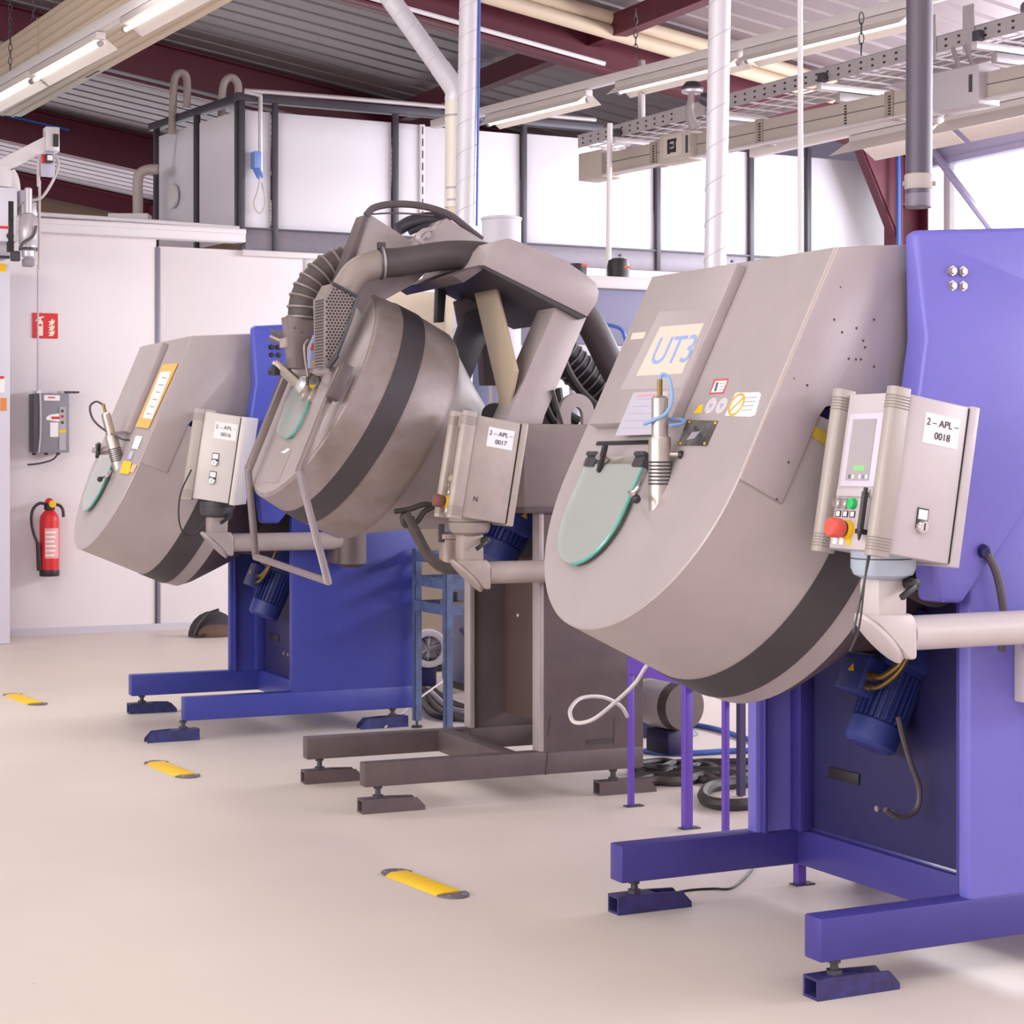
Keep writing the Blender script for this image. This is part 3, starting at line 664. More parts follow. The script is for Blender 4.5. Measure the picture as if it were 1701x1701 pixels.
for cu, cv in ((1181, 674), (1199, 674)):
    c = fx(cu, cv, 0); st = MB().prism([c + V((0, math.cos(t), 0)) * .026 + M3['U'] * math.sin(t) * .026 for t in [2 * PI * i / 24 for i in range(24)]], M3['N'] * .001).build('round_sticker', mat('silver_sticker', '#c4bfc6', .4), r3)
    MB().prism([c + M3['N'] * .001 + V((0, math.cos(t), 0)) * .012 + M3['U'] * (math.sin(t) * .012) for t in [2 * PI * i / 3 + .5 for i in range(3)]], M3['N'] * .0004).build('sticker_mark', mat('sticker_mark_grey', '#a49daa', .5), st)
sg = facepoly(r3, 'safety_sign', M3, [(1205, 691), (1247, 693), (1255, 690), (1265, 655), (1262, 652), (1223, 653)], .003, paper, 0, .001)
c = fx(1223.5, 672, .0035); rg = MB(); circ = [c + V((0, math.cos(t), 0)) * .033 + M3['U'] * math.sin(t) * .033 for t in [2 * PI * i / 24 for i in range(25)]]
rg.tube(circ, .0035, 6, False); rg.bar(circ[3 + 6], circ[15 + 6], .006, .002, M3['N']); rg.build('prohibition_ring', mat('sign_orange', '#e2a23c', .5), sg)
for k, yy in enumerate((659, 666, 673, 680)):
    facepoly(sg, 'sign_line', M3, [(1238 - 2 * k, yy + 1), (1258 - 3 * k, yy), (1258 - 3 * k, yy + 1.3), (1238 - 2 * k, yy + 2.3)], .0004, mat('sign_grey', '#8f8990', .6), .0031)
p0, p1, p2, p3 = [F3.Y(u, v, .097) for u, v in ((1350, 707), (1366, 718), (1380, 738), (1344, 722))]
MB().prism([F3.Y(u, v, .099) for u, v in ((1350, 705), (1378, 722), (1378, 745), (1343, 722))], (0, -.002, 0)).build('yellow_sticker', yellow_dull, r3)
# small chips in the hood paint
for u, v in ((1423, 545), (1434, 566), (1437, 577), (1452, 531), (1410, 596), (1422, 597), (1430, 597), (1452, 609), (1386, 531), (1399, 552), (1341, 640), (1310, 768)):
    q = F3.Y(u, v, .0915); MB().cyl(q, q + V((0, .002, 0)), .0042, n=7).build('paint_chip', mat('chip_dark', '#4a4142', .7), r3)
# control box, arm, bracket, motor
bx3, G3, ex3, ey3, ez3 = control_box(r3, .001, 1.247, -.25, .265, ('2 \u2013 APL \u2013', '0018'), boxgrey, 'screen')
arm3 = swing_arm(r3, .12, -.12, 1.014, .74, mat('arm_lacquer', '#c8bdbe', .4, 0, .06, 9), mat('flange_blue_grey', '#a9b3c4', .4), 1.25)
MB().box(.68, .86, -.17, .0, .786, .955).build('arm_bracket', mat('arm_lacquer', '#c8bdbe', .4), r3, .006)
MB().tube([G3(.01, .05, .0), G3(.01, .05, -.08), G3(.02, .06, -.2), G3(.0, .06, -.27)], .003, 6).build('pen_cord', black, bx3)
MB().tube([G3(.02, .055, .0), G3(.015, .06, -.1), G3(.004, .06, -.22)], .003, 6).build('pen_cord', black, bx3)
gear_motor(r3, (.575, .55, .585), M3['U'], motor_blue, 1.05, M3['N'])
MB().tube([F3.Y(u, v, .42) for u, v in ((1492, 1190), (1500, 1225), (1512, 1265), (1527, 1310), (1522, 1345), (1495, 1358), (1470, 1345))], .009, 8).build('motor_hose', greyhose, r3)
MB().tube([(.543, -.035, 1.235), (.575, -.05, 1.16), (.600, -.05, 1.05), (.602, -.05, .99), (.6, -.04, .94)], .012, 8).build('head_cable', greyhose, r3)
MB().lathe((.543, -.02, 1.23), (-.2, -1, -.2), [(.02, 0), (.02, .02), (.014, .03)], 10).build('cable_gland', blue_dk, r3)
MB().tube([F3.Y(u, v, .3) for u, v in ((1490, 962), (1510, 975), (1540, 990), (1560, 992), (1575, 985))], .03, 10).build('corrugated_hose', greyhose, r3)

# --- fittings of the far machine
r1 = M1['root']; fx1 = M1['fpx']; fp1 = M1['fp']
of = facepoly(r1, 'orange_document_frame', M1, [(226, 709), (247, 712), (296, 604), (271, 606)], .004, orange, .003)
facepoly(of, 'document_sheet', M1, [(237, 694), (252, 696), (284, 617), (267, 618)], .001, paper, .0071)
for k in range(6): facepoly(of, 'document_line', M1, [(243 + 5 * k, 688 - 12 * k), (251 + 5 * k, 689 - 12 * k), (252 + 5 * k, 687 - 12 * k), (244 + 5 * k, 686 - 12 * k)], .0004, mat('notice_grey', '#9c949c', .6), .0082)
facepoly(r1, 'white_sticker', M1, [(219, 745), (229, 746), (237, 725), (226, 724)], .001, paper, .003)
facepoly(r1, 'yellow_sticker', M1, [(199, 786), (214, 788), (219, 768), (206, 765)], .002, yellow, .003)
facepoly(r1, 'orange_sticker', M1, [(215, 784), (222, 785), (228, 772), (220, 771)], .001, mat('sticker_apricot', '#dcb08e', .6), .003)
facepoly(r1, 'blue_sticker', M1, [(212, 762), (218, 763), (223, 750), (217, 749)], .001, mat('sticker_lilac', '#b7b2d6', .6), .003)
sight_glass(r1, M1, .97, .60, .03, -.305)
strip(r1, 'hinge_bar', M1, (158, 749), (186, 747), .03, .02, steel)
p = fx1(163, 748, .03); MB().bar(p + V((0, .03, -.04)), p + V((0, -.03, .04)), .02, .02).build('clamp_lever', black, r1, .003); MB().bar(p + V((0, -.03, -.035)), p + V((0, .03, .035)), .018, .018).build('clamp_lever', black, r1, .003)
s_, sb, sdir = sensor(r1, fx1(196, 770, 0), steel, 1.05, V((-.22, .12, 1)))
MB().tube([sb + sdir * .33, sb + sdir * .35 + V((-.03, .02, 0)), sb + sdir * .32 + V((-.07, .03, 0)), sb + sdir * .25 + V((-.07, .03, 0)), sb + sdir * .19 + V((-.03, 0, 0)), sb + sdir * .14 + V((.04, -.05, 0)), sb + sdir * .13 + V((.09, -.06, 0))], .006, 7).build('sensor_cable', dkgrey, s_)
h_ = MB().tube([fx1(184, 782, .03), fx1(178, 790, .04), fx1(168, 794, .05)], .008, 7).build('glass_handle', chrome, r1); MB().sphere(fx1(166, 796, .06), .016, 12).build('handle_ball', black, h_)
bx1, G1, ex1, ey1, ez1 = control_box(r1, F1.Y(331, 826, -.25).x, F1.Y(331, 826, -.25).z, -.25, .265, ('2 \u2013 APL \u2013', '0016'), mat('pale_enclosure', '#d3cbca', .4, 0, .06, 10), 'locks', h=.45, w=.225, tilt=8.5, turn=-30)
swing_arm(r1, F1.Y(360, 850, -.12).x, -.12, F1.Y(450, 900, -.12).z, F1.Y(570, 900, -.12).x, taupe_light, dkgrey, F1.Y(360, 832, -.12).z)
e0 = F1.Y(575, 890, -.12); MB().lathe((e0.x + .03, -.11, e0.z - .17), (0, 0, 1), [(.05, 0), (.085, .02), (.085, .23), (.06, .26)], 22).build('arm_bracket', taupe_dark, r1)
MB().box(e0.x - .07, e0.x + .03, -.15, .0, e0.z - .15, e0.z - .05).build('bracket_foot', taupe_dark, r1, .01)
MB().tube([F1.Y(u, v, -.27) for u, v in ((318, 780), (300, 820), (297, 860), (305, 885), (322, 888), (340, 870))], .004, 6).build('pen_cord', black, r1)
gear_motor(r1, F1.Y(436, 1025, .62), M1['U'], motor_blue, 1.1, M1['N'])

# ------------------------------------------------------------------ the brown machine in the middle
r2 = thing('drum_machine', 'dusty brown drum machine with guard rail and hose bridge in the middle of the row', 'machine', F2.w(0, 0, 0), F2.yaw)
tl = R(26.8); U2 = V((math.sin(tl), 0, math.cos(tl))); N2 = V((-math.cos(tl), 0, math.sin(tl))); D2 = -N2; EY = V((0, 1, 0))
FB = V((-.271, .6, 1.32))
def f2(u, v, off=0): return F2.pl(u, v, FB + N2 * off, N2)
MB().box(0, 1.31, 0, .07, .112, .212).build('base_leg', taupe_dark, r2, .005); MB().box(0, .80, .80, .87, .112, .212).build('base_leg', taupe_dark, r2, .005)
MB().box(.8, 1.31, .80, .87, .112, .212).build('base_leg', taupe_dark, r2, .005)
MB().box(.64, .72, .07, .80, .112, .212).build('cross_beam', taupe_dark, r2, .004); MB().box(1.2, 1.27, .07, .80, .112, .212).build('cross_beam', taupe_dark, r2, .004)
foot(r2, .035, .0, 1, m=taupe_dark, top=.112); foot(r2, .035, .8, 1, m=taupe_dark, top=.112); foot(r2, 1.14, .0, 1, m=taupe_dark, top=.112); foot(r2, 1.14, .8, 1, m=taupe_dark, top=.112)
chk = MB().box(.815, 1.31, 0, .05, .2, 1.26).build('column_cheek', taupe_dark, r2, .006)
MB().box(.80, .825, 0, .075, .212, 1.26).build('cheek_flange', taupe_light, r2, .003)
MB().box(.815, 1.31, .82, .87, .2, 1.26).build('column_cheek', taupe_dark, r2, .006)
MB().box(.80, .825, .795, .87, .212, 1.26).build('cheek_flange', taupe_light, r2, .003)
bp2 = MB().box(.99, 1.01, .05, .82, .28, 1.26).build('back_panel', mat('umber_panel', '#5a4846', .55, 0, .2, 6), r2)
for q in ((.42, .95), (.66, .75)): MB().cyl((.985, q[0], q[1]), (.991, q[0], q[1]), .008, n=8).build('panel_screw', white, bp2)
MB().box(1.03, 1.15, -.006, 0, .235, .25).build('cheek_slot', rubber, chk)
for x0_, z0_, x1_, z1_ in ((.84, .28, .85, .36), (1.16, .22, 1.165, .34), (.83, .11, .84, .21)):
    MB().bar((x0_, -.001, z0_), (x1_, -.001, z1_), .002, .004).build('scratch', rubber, chk)
MB().box(.726, 1.75, .0, .85, 1.27, 1.638).build('column_head', mat('taupe_crossbeam', '#8f807f', .5, .1, .18, 7, bump=.05, bscale=120), r2, .006)
MB().box(.72, 1.75, -.015, .86, 1.25, 1.275).build('head_flange', taupe_dark, r2, .004)
p = F2.Y(856, 824, -.001); MB().cyl((p.x, -.003, p.z), (p.x, .001, p.z), .011, n=10).build('head_bolt', black, r2)
# lifting lug with an oval eye
c = F2.Y(957, 693, .12); lug = MB(); nL = 24
outer = [V((c.x + math.cos(PI * i / nL) * .085, .11, c.z + .02 + math.sin(PI * i / nL) * .085)) for i in range(nL + 1)]
inner = [V((c.x + math.cos(PI * i / nL) * .03, .11, c.z + .0 + math.sin(PI * i / nL) * .045)) for i in range(nL + 1)]
outer = [V((c.x + .085, .11, 1.63))] + outer + [V((c.x - .085, .11, 1.63))]
inner = [V((c.x + .03, .11, c.z - .04))] + inner + [V((c.x - .03, .11, c.z - .04))]
vs = outer + inner + [p + EY * .03 for p in outer + inner]; m_ = len(outer); fs = []
for i in range(m_ - 1): fs += [(i, i + 1, m_ + i + 1, m_ + i), (2 * m_ + i, 3 * m_ + i, 3 * m_ + i + 1, 2 * m_ + i + 1), (i, 2 * m_ + i, 2 * m_ + i + 1, i + 1), (m_ + i, m_ + i + 1, 3 * m_ + i + 1, 3 * m_ + i)]
fs += [(0, m_, 2 * m_ - 1, m_ - 1), (2 * m_, 3 * m_ - 1, 4 * m_ - 1, 3 * m_)]
lug.add(vs, fs).build('lifting_lug', taupe_light, r2)
# drum: elliptical pot
def ring2(s, k, n=56, add=0):
    c = FB + U2 * .515 + D2 * s
    return [c + EY * (math.cos(2 * PI * i / n) * (.565 * k + add)) + U2 * (math.sin(2 * PI * i / n) * (.515 * k + add)) for i in range(n)]
MB().loft([ring2(0, .985), ring2(.008, 1.0), ring2(.13, 1.02)]).build('drum_front', taupe_dusty, r2)
MB().loft([ring2(.128, 1.02, add=.003), ring2(.235, 1.03, add=.003)]).build('rubber_band', rubber, r2)
MB().loft([ring2(.233, 1.03), ring2(.40, 1.02), ring2(.43, .99)]).build('drum_rear', taupe_dusty, r2)
MB().loft([ring2(.425, .97), ring2(.62, .74), ring2(.85, .5), ring2(.95, .45)]).build('drum_cone', taupe_light, r2)
MB().cyl(FB + U2 * .515 + D2 * .9, FB + U2 * .515 + D2 * 1.25, .22, n=28).build('drum_neck', dkgrey, r2)
fpl2 = MB().loft([ring2(-.006, .955), ring2(-.002, .97), ring2(.004, .97)]).build('face_plate', taupe_light, r2)
def fpoly(parent, name, pxs, th, m, off=0, bevel=0): return MB().prism([f2(u, v, off) for u, v in pxs], N2 * th).build(name, m, parent, bevel)
fpoly(fpl2, 'raised_plate', [(437, 801), (462, 803), (485, 747), (461, 744)], .003, taupe_light, .006)
fpoly(fpl2, 'torn_sticker', [(466, 751), (473, 753), (482, 746), (477, 745), (472, 749)], .0006, paper, .0095)
# oval sight glass
def oval(pts, off): return [f2(u, v, off) for u, v in pts]
gl = [(496, 642), (482, 655), (470, 690), (462, 712), (464, 722), (474, 728), (486, 722), (498, 705), (507, 685), (513, 664), (511, 648)]
gp = MB().prism(smooth_path(oval(gl + gl[:1], .012), 4)[:-1], N2 * .008).build('sight_glass', glasspane, r2)
MB().tube(smooth_path(oval(gl[5:10], .02), 4), .006, 6, False).build('glass_edge', teal, gp)
# guard rail
rail = mat('brown_grey_rail_steel', '#8f817e', .4, .35, .12, 14)
rn = [f2(566, 612, .06), f2(497, 785, .06)]; rf_ = [f2(474, 628, .06), f2(412, 781, .06)]
bn = F2.Y(545, 966, rn[1].y - .18); bf = F2.Y(425, 925, rf_[1].y + .04)
gr = MB(); gr.bar(rn[0], rn[1], .034, .034, N2); gr.build('guard_rail', rail, r2, .006)
MB().bar(rf_[0], rf_[1], .034, .034, N2).build('guard_rail', rail, r2, .006)
MB().tube([rn[1] - U2 * -.02, rn[1], bn, bf, rf_[1], rf_[1] + U2 * .02], .017, 10, False).build('guard_hoop', mat('bright_rail_steel', '#8d8184', .42, .35, .1, 14), r2)
cbk = MB(); a = f2(563, 612, .06); cbk.bar(f2(577, 607, .06), f2(552, 663, .06), .05, .05, N2); cbk.build('rail_bracket', taupe_dark, r2, .004)
MB().bar(f2(478, 612, .06), f2(456, 664, .06), .03, .03, N2).build('rail_bracket', dkgrey, r2, .003)
fpoly(r2, 'rail_cross_bar', [(497, 629), (556, 622), (556, 612), (497, 619)], .03, taupe_light, .03, .003)
fpoly(r2, 'rail_cross_bar', [(540, 636), (548, 641), (560, 612), (552, 609)], .02, taupe_light, .02, .003)
# sensors and latches at the head of the face
def y2(u, v, y): return F2.Y(u, v, y)
rodm = mat('dusty_rod', '#94877e', .5, .2, .2, 14)
MB().bar(y2(457, 603, .72), y2(519, 659, .60), .045, .028, N2).build('sensor_rod', rodm, r2, .005)
MB().bar(y2(456, 601, .73), y2(497, 632, .66), .018, .05, N2).build('sensor_bracket', taupe_light, r2, .003)
MB().lathe(y2(519, 660, .56), N2, [(.05, -.03), (.05, .02), (.036, .026), (.036, .045), (.02, .055), (0, .055)], 20).build('sensor_ring', steel, r2)
MB().lathe(y2(509, 642, .62), N2, [(.038, -.03), (.042, .02), (.03, .04), (0, .045)], 16).build('sensor_head', galv_lt, r2)
MB().ob(y2(519, 643, .55), V((.012, 0, 0)), EY * .01, V((0, 0, .01))).build('orange_tag', yellow, r2)
MB().tube([y2(u, v, .54) for u, v in ((513, 646), (522, 650), (530, 640), (529, 626), (519, 621), (511, 628), (511, 640))], .007, 7).build('sensor_cable', dustgrey, r2)
MB().tube([y2(u, v, .54) for u, v in ((512, 625), (508, 600), (506, 575), (512, 565))], .008, 7).build('sensor_cable', rail, r2)
MB().lathe(y2(457, 616, .72), (0, 0, 1), [(.03, -.02), (.034, .0), (.02, .02), (.012, .035), (0, .036)], 10).build('knob', black, r2)
MB().bar(y2(452, 557, .78), y2(508, 574, .62), .06, .016, N2).build('latch_arm', taupe_dark, r2, .003)
MB().bar(y2(453, 561, .78), y2(480, 573, .70), .012, .05, N2).build('latch_flank', taupe_light, r2, .002)
MB().bar(y2(448, 546, .78), y2(468, 558, .74), .01, .01, N2).build('latch_pin', dkgrey, r2)
MB().ob(y2(479, 570, .66), V((.03, 0, 0)), EY * .04, V((0, 0, .022))).build('latch_block', taupe_light, r2, .005)
# left outlet: tapering sheet-metal duct with ribbed hose
od = MB().prism([y2(u, v, .56) for u, v in ((479, 524), (526, 530), (521, 556), (511, 577), (511, 613), (489, 611), (484, 566))], EY * .12).build('outlet_duct', mat('sheet_duct', '#8a7c7c', .4, .35, .2, 10), r2, .008)
for q in ((501, 552), (490, 545)): MB().cyl(y2(*q, .555), y2(*q, .56), .004, n=8).build('duct_rivet', rubber, od)
hp = [y2(u, v, .62) for u, v in ((503, 532), (506, 500), (518, 474), (541, 450), (570, 436), (600, 428))]
rh = MB().tube(hp, .068, 18, k=8).build('ribbed_hose', dustgrey, r2)
P = smooth_path(hp, 8)
for i in range(1, len(P) - 2, 4):
    t = (P[i + 1] - P[i - 1]).normalized(); mbq = MB(); rr = mbq.circ(P[i], t, .071, 20); mbq.tube(rr + rr[:2], .006, 6, False); mbq.build('hose_rib', mat('wire_rib', '#8b8080', .4, .4), rh)
# perforated guard: a side sheet with round holes and a slotted front flank
yg = .22
gp_ = [(541, 494), (553, 471), (594, 493), (583, 530), (560, 588), (548, 609), (540, 607)]
gd = MB().prism([y2(u, v, yg) for u, v in gp_], EY * .005).build('perforated_guard', mat('guard_sheet', '#988b87', .5, .2, .15, 12), r2)
hm = MB(); pg = [(y2(u, v, yg).x, y2(u, v, yg).z) for u, v in ((543, 497), (555, 476), (590, 496), (580, 530), (557, 586), (547, 602), (543, 598))]
def inside(x, y):
    c = False; j = len(pg) - 1
    for i in range(len(pg)):
        xi, yi = pg[i]; xj, yj = pg[j]
        if (yi > y) != (yj > y) and x < (xj - xi) * (y - yi) / (yj - yi) + xi: c = not c
        j = i
    return c
st_ = .0150; X0 = min(p[0] for p in pg); Z0 = min(p[1] for p in pg)
for j in range(40):
    for i in range(30):
        x = X0 + i * st_ + (.5 * st_ if j % 2 else 0); z = Z0 + j * st_ * .866
        if inside(x, z): hm.prism([V((x + math.cos(q) * .0052, yg, z + math.sin(q) * .0052)) for q in [PI / 4 * a_ for a_ in range(8)]], (0, -.0008, 0))
hh = hm.build('guard_holes', mat('hole_dark', '#332a2c', .8), gd); hh['kind'] = 'stuff'
fl_ = [(541, 494), (553, 471), (540, 475), (531, 500), (524, 530), (527, 606), (540, 607)]
gf = MB().prism([y2(541, 494, yg), y2(553, 471, yg), y2(553, 471, yg) + EY * .14, y2(541, 494, yg) + EY * .14], V((-.005, 0, 0)))
gf.prism([y2(541, 494, yg), y2(541, 494, yg) + EY * .16, y2(540, 607, yg) + EY * .13, y2(540, 607, yg)], V((-.005, 0, 0)))
gk = gf.build('guard_flank', mat('guard_sheet', '#988b87', .5, .2, .15, 12), gd)
for k in range(22):
    t = k / 21; q = y2(541 - t, 498 + 106 * t, yg) + V((-.007, .07 - .005 * t, 0)); MB().ob(q, V((.001, 0, 0)), EY * .055, V((0, 0, .0035))).build('flank_slot', rubber, gk)
MB().tube([y2(u, v, yg - .004) for u, v in ((594, 493), (583, 530), (560, 588), (548, 609))], .008, 7, False).build('guard_edge', dkgrey, gd)
MB().tube([y2(u, v, yg - .004) for u, v in ((553, 471), (594, 493))], .008, 7, False).build('guard_edge', dkgrey, gd)
el = MB().prism([y2(u, v, .40) for u, v in ((514, 588), (522, 556), (529, 562), (531, 612), (514, 612))], EY * .03).build('indicator_strip', mat('strip_lavender', '#8a8fb4', .4), r2, .003)
MB().prism([y2(u, v, .399) for u, v in ((515, 582), (524, 581), (524, 569), (518, 570))], EY * -.002).build('red_mark', mat('dusty_red', '#b0524c', .5), el); MB().prism([y2(u, v, .399) for u, v in ((518, 611), (523, 611), (523, 598), (520, 598))], EY * -.002).build('yellow_mark', yellow_dull, el)
MB().tube([y2(u, v, .2) for u, v in ((545, 611), (553, 600), (560, 590))], .012, 8).build('guard_latch', dkgrey, gd)
# pale smooth elbow and black suction hose to the bridge
eb = [F2.Y(u, v, .31) for u, v in ((566, 503), (577, 474), (597, 450), (632, 437))]
el_ = MB().tube(eb, .062, 20, k=8).build('suction_elbow', mat('dusty_elbow', '#9a8d87', .45, .1, .12, 8), r2)
y_ = .31
hs = [eb[3], F2.Y(660, 436, y_ - .01), F2.Y(700, 430, y_ - .03), F2.Y(745, 424, y_ - .05), F2.Y(785, 424, y_ - .05), F2.Y(815, 428, y_)]
MB().tube(hs, .064, 22, k=8).build('suction_hose', mat('dark_suction_hose', '#544a4d', .5, 0, .12, 10), r2)
for q in (.02, .055, .12):
    a = eb[3] + (hs[1] - hs[0]) * q; mbq = MB(); rr = mbq.circ(a, hs[1] - hs[0], .068, 22); mbq.tube(rr + rr[:2], .006, 6, False); mbq.build('hose_clamp', galv if q > .03 else dkgrey, el_)
MB().ob(eb[3] + V((.0, -.01, .075)), V((.015, 0, 0)), EY * .015, V((0, 0, .014))).build('clamp_screw', dkgrey, el_)
# upright side plates behind the elbow
yp = .42
def pp(u, v, y=yp): return F2.Y(u, v, y)
MB().prism([pp(606, 358), pp(618, 358), pp(698, 410), pp(720, 440), pp(690, 470), pp(600, 520), pp(570, 470)], EY * .02).build('bridge_side_plate', taupe_light, r2, .003)
MB().prism([pp(606, 356, yp - .01), pp(614, 358, yp - .01), pp(574, 476, yp - .01), pp(560, 476, yp - .01)], EY * .12).build('plate_edge', taupe_dark, r2, .004)
MB().prism([pp(698, 402, .3), pp(742, 362, .3), pp(818, 408, .3), pp(800, 440, .3), pp(700, 440, .3)], EY * .25).build('bridge_cover', taupe_light, r2, .006)
MB().tube([pp(703, 405, .28), pp(694, 395, .28), pp(703, 384, .28), pp(716, 381, .28)], .012, 7).build('cover_lip', taupe_light, r2)
MB().cyl(pp(711, 390, .27), pp(711, 390, .29), .014, n=10).build('cover_bolt', galv, r2)
MB().tube([pp(608, 358), pp(622, 345), pp(655, 339), pp(700, 342), pp(745, 356), pp(775, 378), pp(800, 398)], .016, 8).build('bridge_cable', greyhose, r2)
MB().tube([pp(612, 356), pp(660, 354), pp(720, 358)], .004, 6).build('thin_cable', greyhose, r2)
cg = [pp(662, 380, .5), pp(685, 368, .5), pp(715, 363, .5), pp(745, 366, .5)]
MB().tube(cg, .03, 12).build('corrugated_conduit', dkgrey, r2)
MB().tube([pp(680, 386, .48), pp(705, 376, .48), pp(735, 370, .48)], .014, 8).build('bridge_cable', dkgrey, r2)
# hose bridge: sheet-metal channel
hb = [(803, 440), (814, 412), (826, 400), (845, 396), (862, 401), (940, 433), (972, 455), (990, 470), (995, 484), (993, 500), (976, 526)]
yN = 0.0; H_ = [F2.Y(u, v, yN) for u, v in hb]
MB().prism(H_, EY * .75).build('bridge_channel', taupe_light, r2, .004)
MB().prism([H_[0] + V((0, .006, -.002)), H_[-1] + V((0, .006, -.002)), H_[-1] + V((-.03, .006, -.012)), H_[0] + V((-.0, .006, -.012))], EY * .74).build('channel_under_shade', rubber, r2)  # dark sheet standing in for the shade under the channel
q = [F2.Y(u, v, .02) for u, v in ((772, 449), (797, 440), (806, 445), (770, 470), (752, 458))]
MB().prism(q, EY * .7).build('channel_tongue', taupe_dark, r2, .003)
# V-shaped frame carrying the bridge
def Yb(u, v, y): return F2.Y(u, v, y)
MB().prism([Yb(926, 503, .03), Yb(975, 526, .03), Yb(905, 690, .03), Yb(898, 715, .03), Yb(832, 715, .03), Yb(846, 688, .03)], EY * .19).build('frame_strut', taupe_light, r2, .003)
MB().prism([F2.X(u, v, .69) for u, v in ((783, 468), (822, 474), (857, 616), (842, 690), (826, 690), (828, 660))], (.015, 0, 0)).build('frame_strut', mat('taupe_warm_lit', '#bba994', .5, .1, .08, 5), r2, .003)  # second strut's taupe warmed to cream for light falling from the left
MB().prism([Yb(795, 480, .72), Yb(820, 488, .72), Yb(830, 640, .72), Yb(805, 640, .72)], EY * .07).build('frame_strut', taupe_dark, r2, .003)
MB().prism([Yb(728, 478, .70), Yb(742, 478, .70), Yb(738, 535, .70), Yb(726, 535, .70)], EY * .05).build('frame_strut', dkgrey, r2, .003)
MB().prism([Yb(775, 520, .6), Yb(800, 510, .6), Yb(810, 560, .6), Yb(768, 665, .6), Yb(760, 640, .6), Yb(760, 560, .6)], EY * .06).build('frame_plate', dkgrey, r2, .003)
MB().prism([Yb(760, 500, .62), Yb(815, 478, .62), Yb(830, 520, .62), Yb(770, 555, .62)], EY * .06).build('frame_plate', taupe_dark, r2, .003)
MB().tube([Yb(772, 620, .5), Yb(782, 650, .5), Yb(790, 690, .5)], .012, 7).build('frame_cable', black, r2)
MB().lathe(Yb(823, 690, .2), (0, 1, 0), [(.055, 0), (.055, .03)], 18).build('black_disc', black, r2)
# heavy hoses dropping behind the bridge
hz = [F2.Y(u, v, .35) for u, v in ((955, 500), (985, 545), (1010, 595), (1040, 650), (1060, 700))]
MB().tube(hz, .066, 20).build('suction_hose', mat('dark_suction_hose', '#544a4d', .5), r2)
hz2 = [F2.Y(u, v, .6) for u, v in ((905, 560), (935, 590), (960, 615), (990, 640), (1030, 668))]
rh2 = MB().tube(hz2, .085, 18).build('ribbed_hose', black, r2); P = smooth_path(hz2, 6)
for i in range(2, len(P) - 1, 2):
    t = (P[i] - P[i - 1]).normalized(); mbq = MB(); rr = mbq.circ(P[i], t, .088, 20); mbq.tube(rr + rr[:2], .004, 6, False); mbq.build('hose_rib', galv, rh2)
for pts, r_ in ((((930, 585), (945, 620), (965, 650), (990, 675), (1005, 690)), .022), (((925, 645), (930, 670), (945, 690), (960, 700)), .024), (((915, 655), (920, 680), (935, 700), (948, 706)), .02), (((905, 672), (918, 698), (935, 708)), .02), (((918, 648), (930, 690), (942, 730), (952, 762)), .009)):
    MB().tube([F2.Y(u, v, .3 if r_ > .013 else .02) for u, v in pts], r_, 9).build('black_cable', blackhose, r2)
MB().box(1.02, 1.10, .5, .6, 1.638, 1.86).build('hose_post', taupe_dark, r2, .004)
# support arm, control box, motor in the column
p = F2.Y(780, 875, -.1)
bx2, G2, *_ = control_box(r2, .318, 1.252, -.2, .165, ('2 \u2013 APL \u2013', '0017'), boxdusty, 'dusty')
swing_arm(r2, .44, -.08, 1.003, 1.0, mat('dusty_arm', '#b0a19a', .45, .05, .25, 9), mat('dusty_flange', '#a3968f', .45, .1, .2, 12), 1.25, 'x')
MB().box(.98, 1.14, -.1, .02, .9, 1.06).build('arm_bracket', taupe_dark, r2, .006)
gear_motor(r2, F2.Y(820, 935, .45), U2, motor_blue, 1.2)
cl_ = MB().tube([F2.Y(u, v, .08) for u, v in ((672, 852), (688, 880), (710, 920), (735, 942), (765, 945), (790, 945))], .024, 10).build('drum_cable', dustgrey, r2)
for pts in (((655, 850), (680, 846), (705, 838), (730, 842)), ((672, 860), (690, 868), (705, 850), (722, 840)), ((668, 858), (672, 872), (684, 870), (684, 858))):
    MB().tube([F2.Y(u, v, .08) for u, v in pts], .012, 7).build('cable_loop', blackhose, cl_)
# round collector pot beside the arm
kc = F2.Y(748, 900, .25); pot = MB().lathe(V((kc.x, kc.y, kc.z - .12)), (0, 0, 1), [(.05, 0), (.05, .13), (.062, .135), (.062, .155), (.05, .16), (0, .165)], 26).build('collector_pot', mat('dusty_pot', '#b09a92', .4, .3, .25, 8), r2)
MB().ob(V((kc.x + .03, kc.y - .043, kc.z - .05)), V((.006, 0, 0)), EY * .004, V((0, 0, .03))).build('red_mark', red, pot)
MB().cyl(V((kc.x - .05, kc.y - .02, kc.z - .0)), V((kc.x - .05, kc.y - .02, kc.z + .08)), .014, n=8).build('pot_clamp', dkgrey, pot)

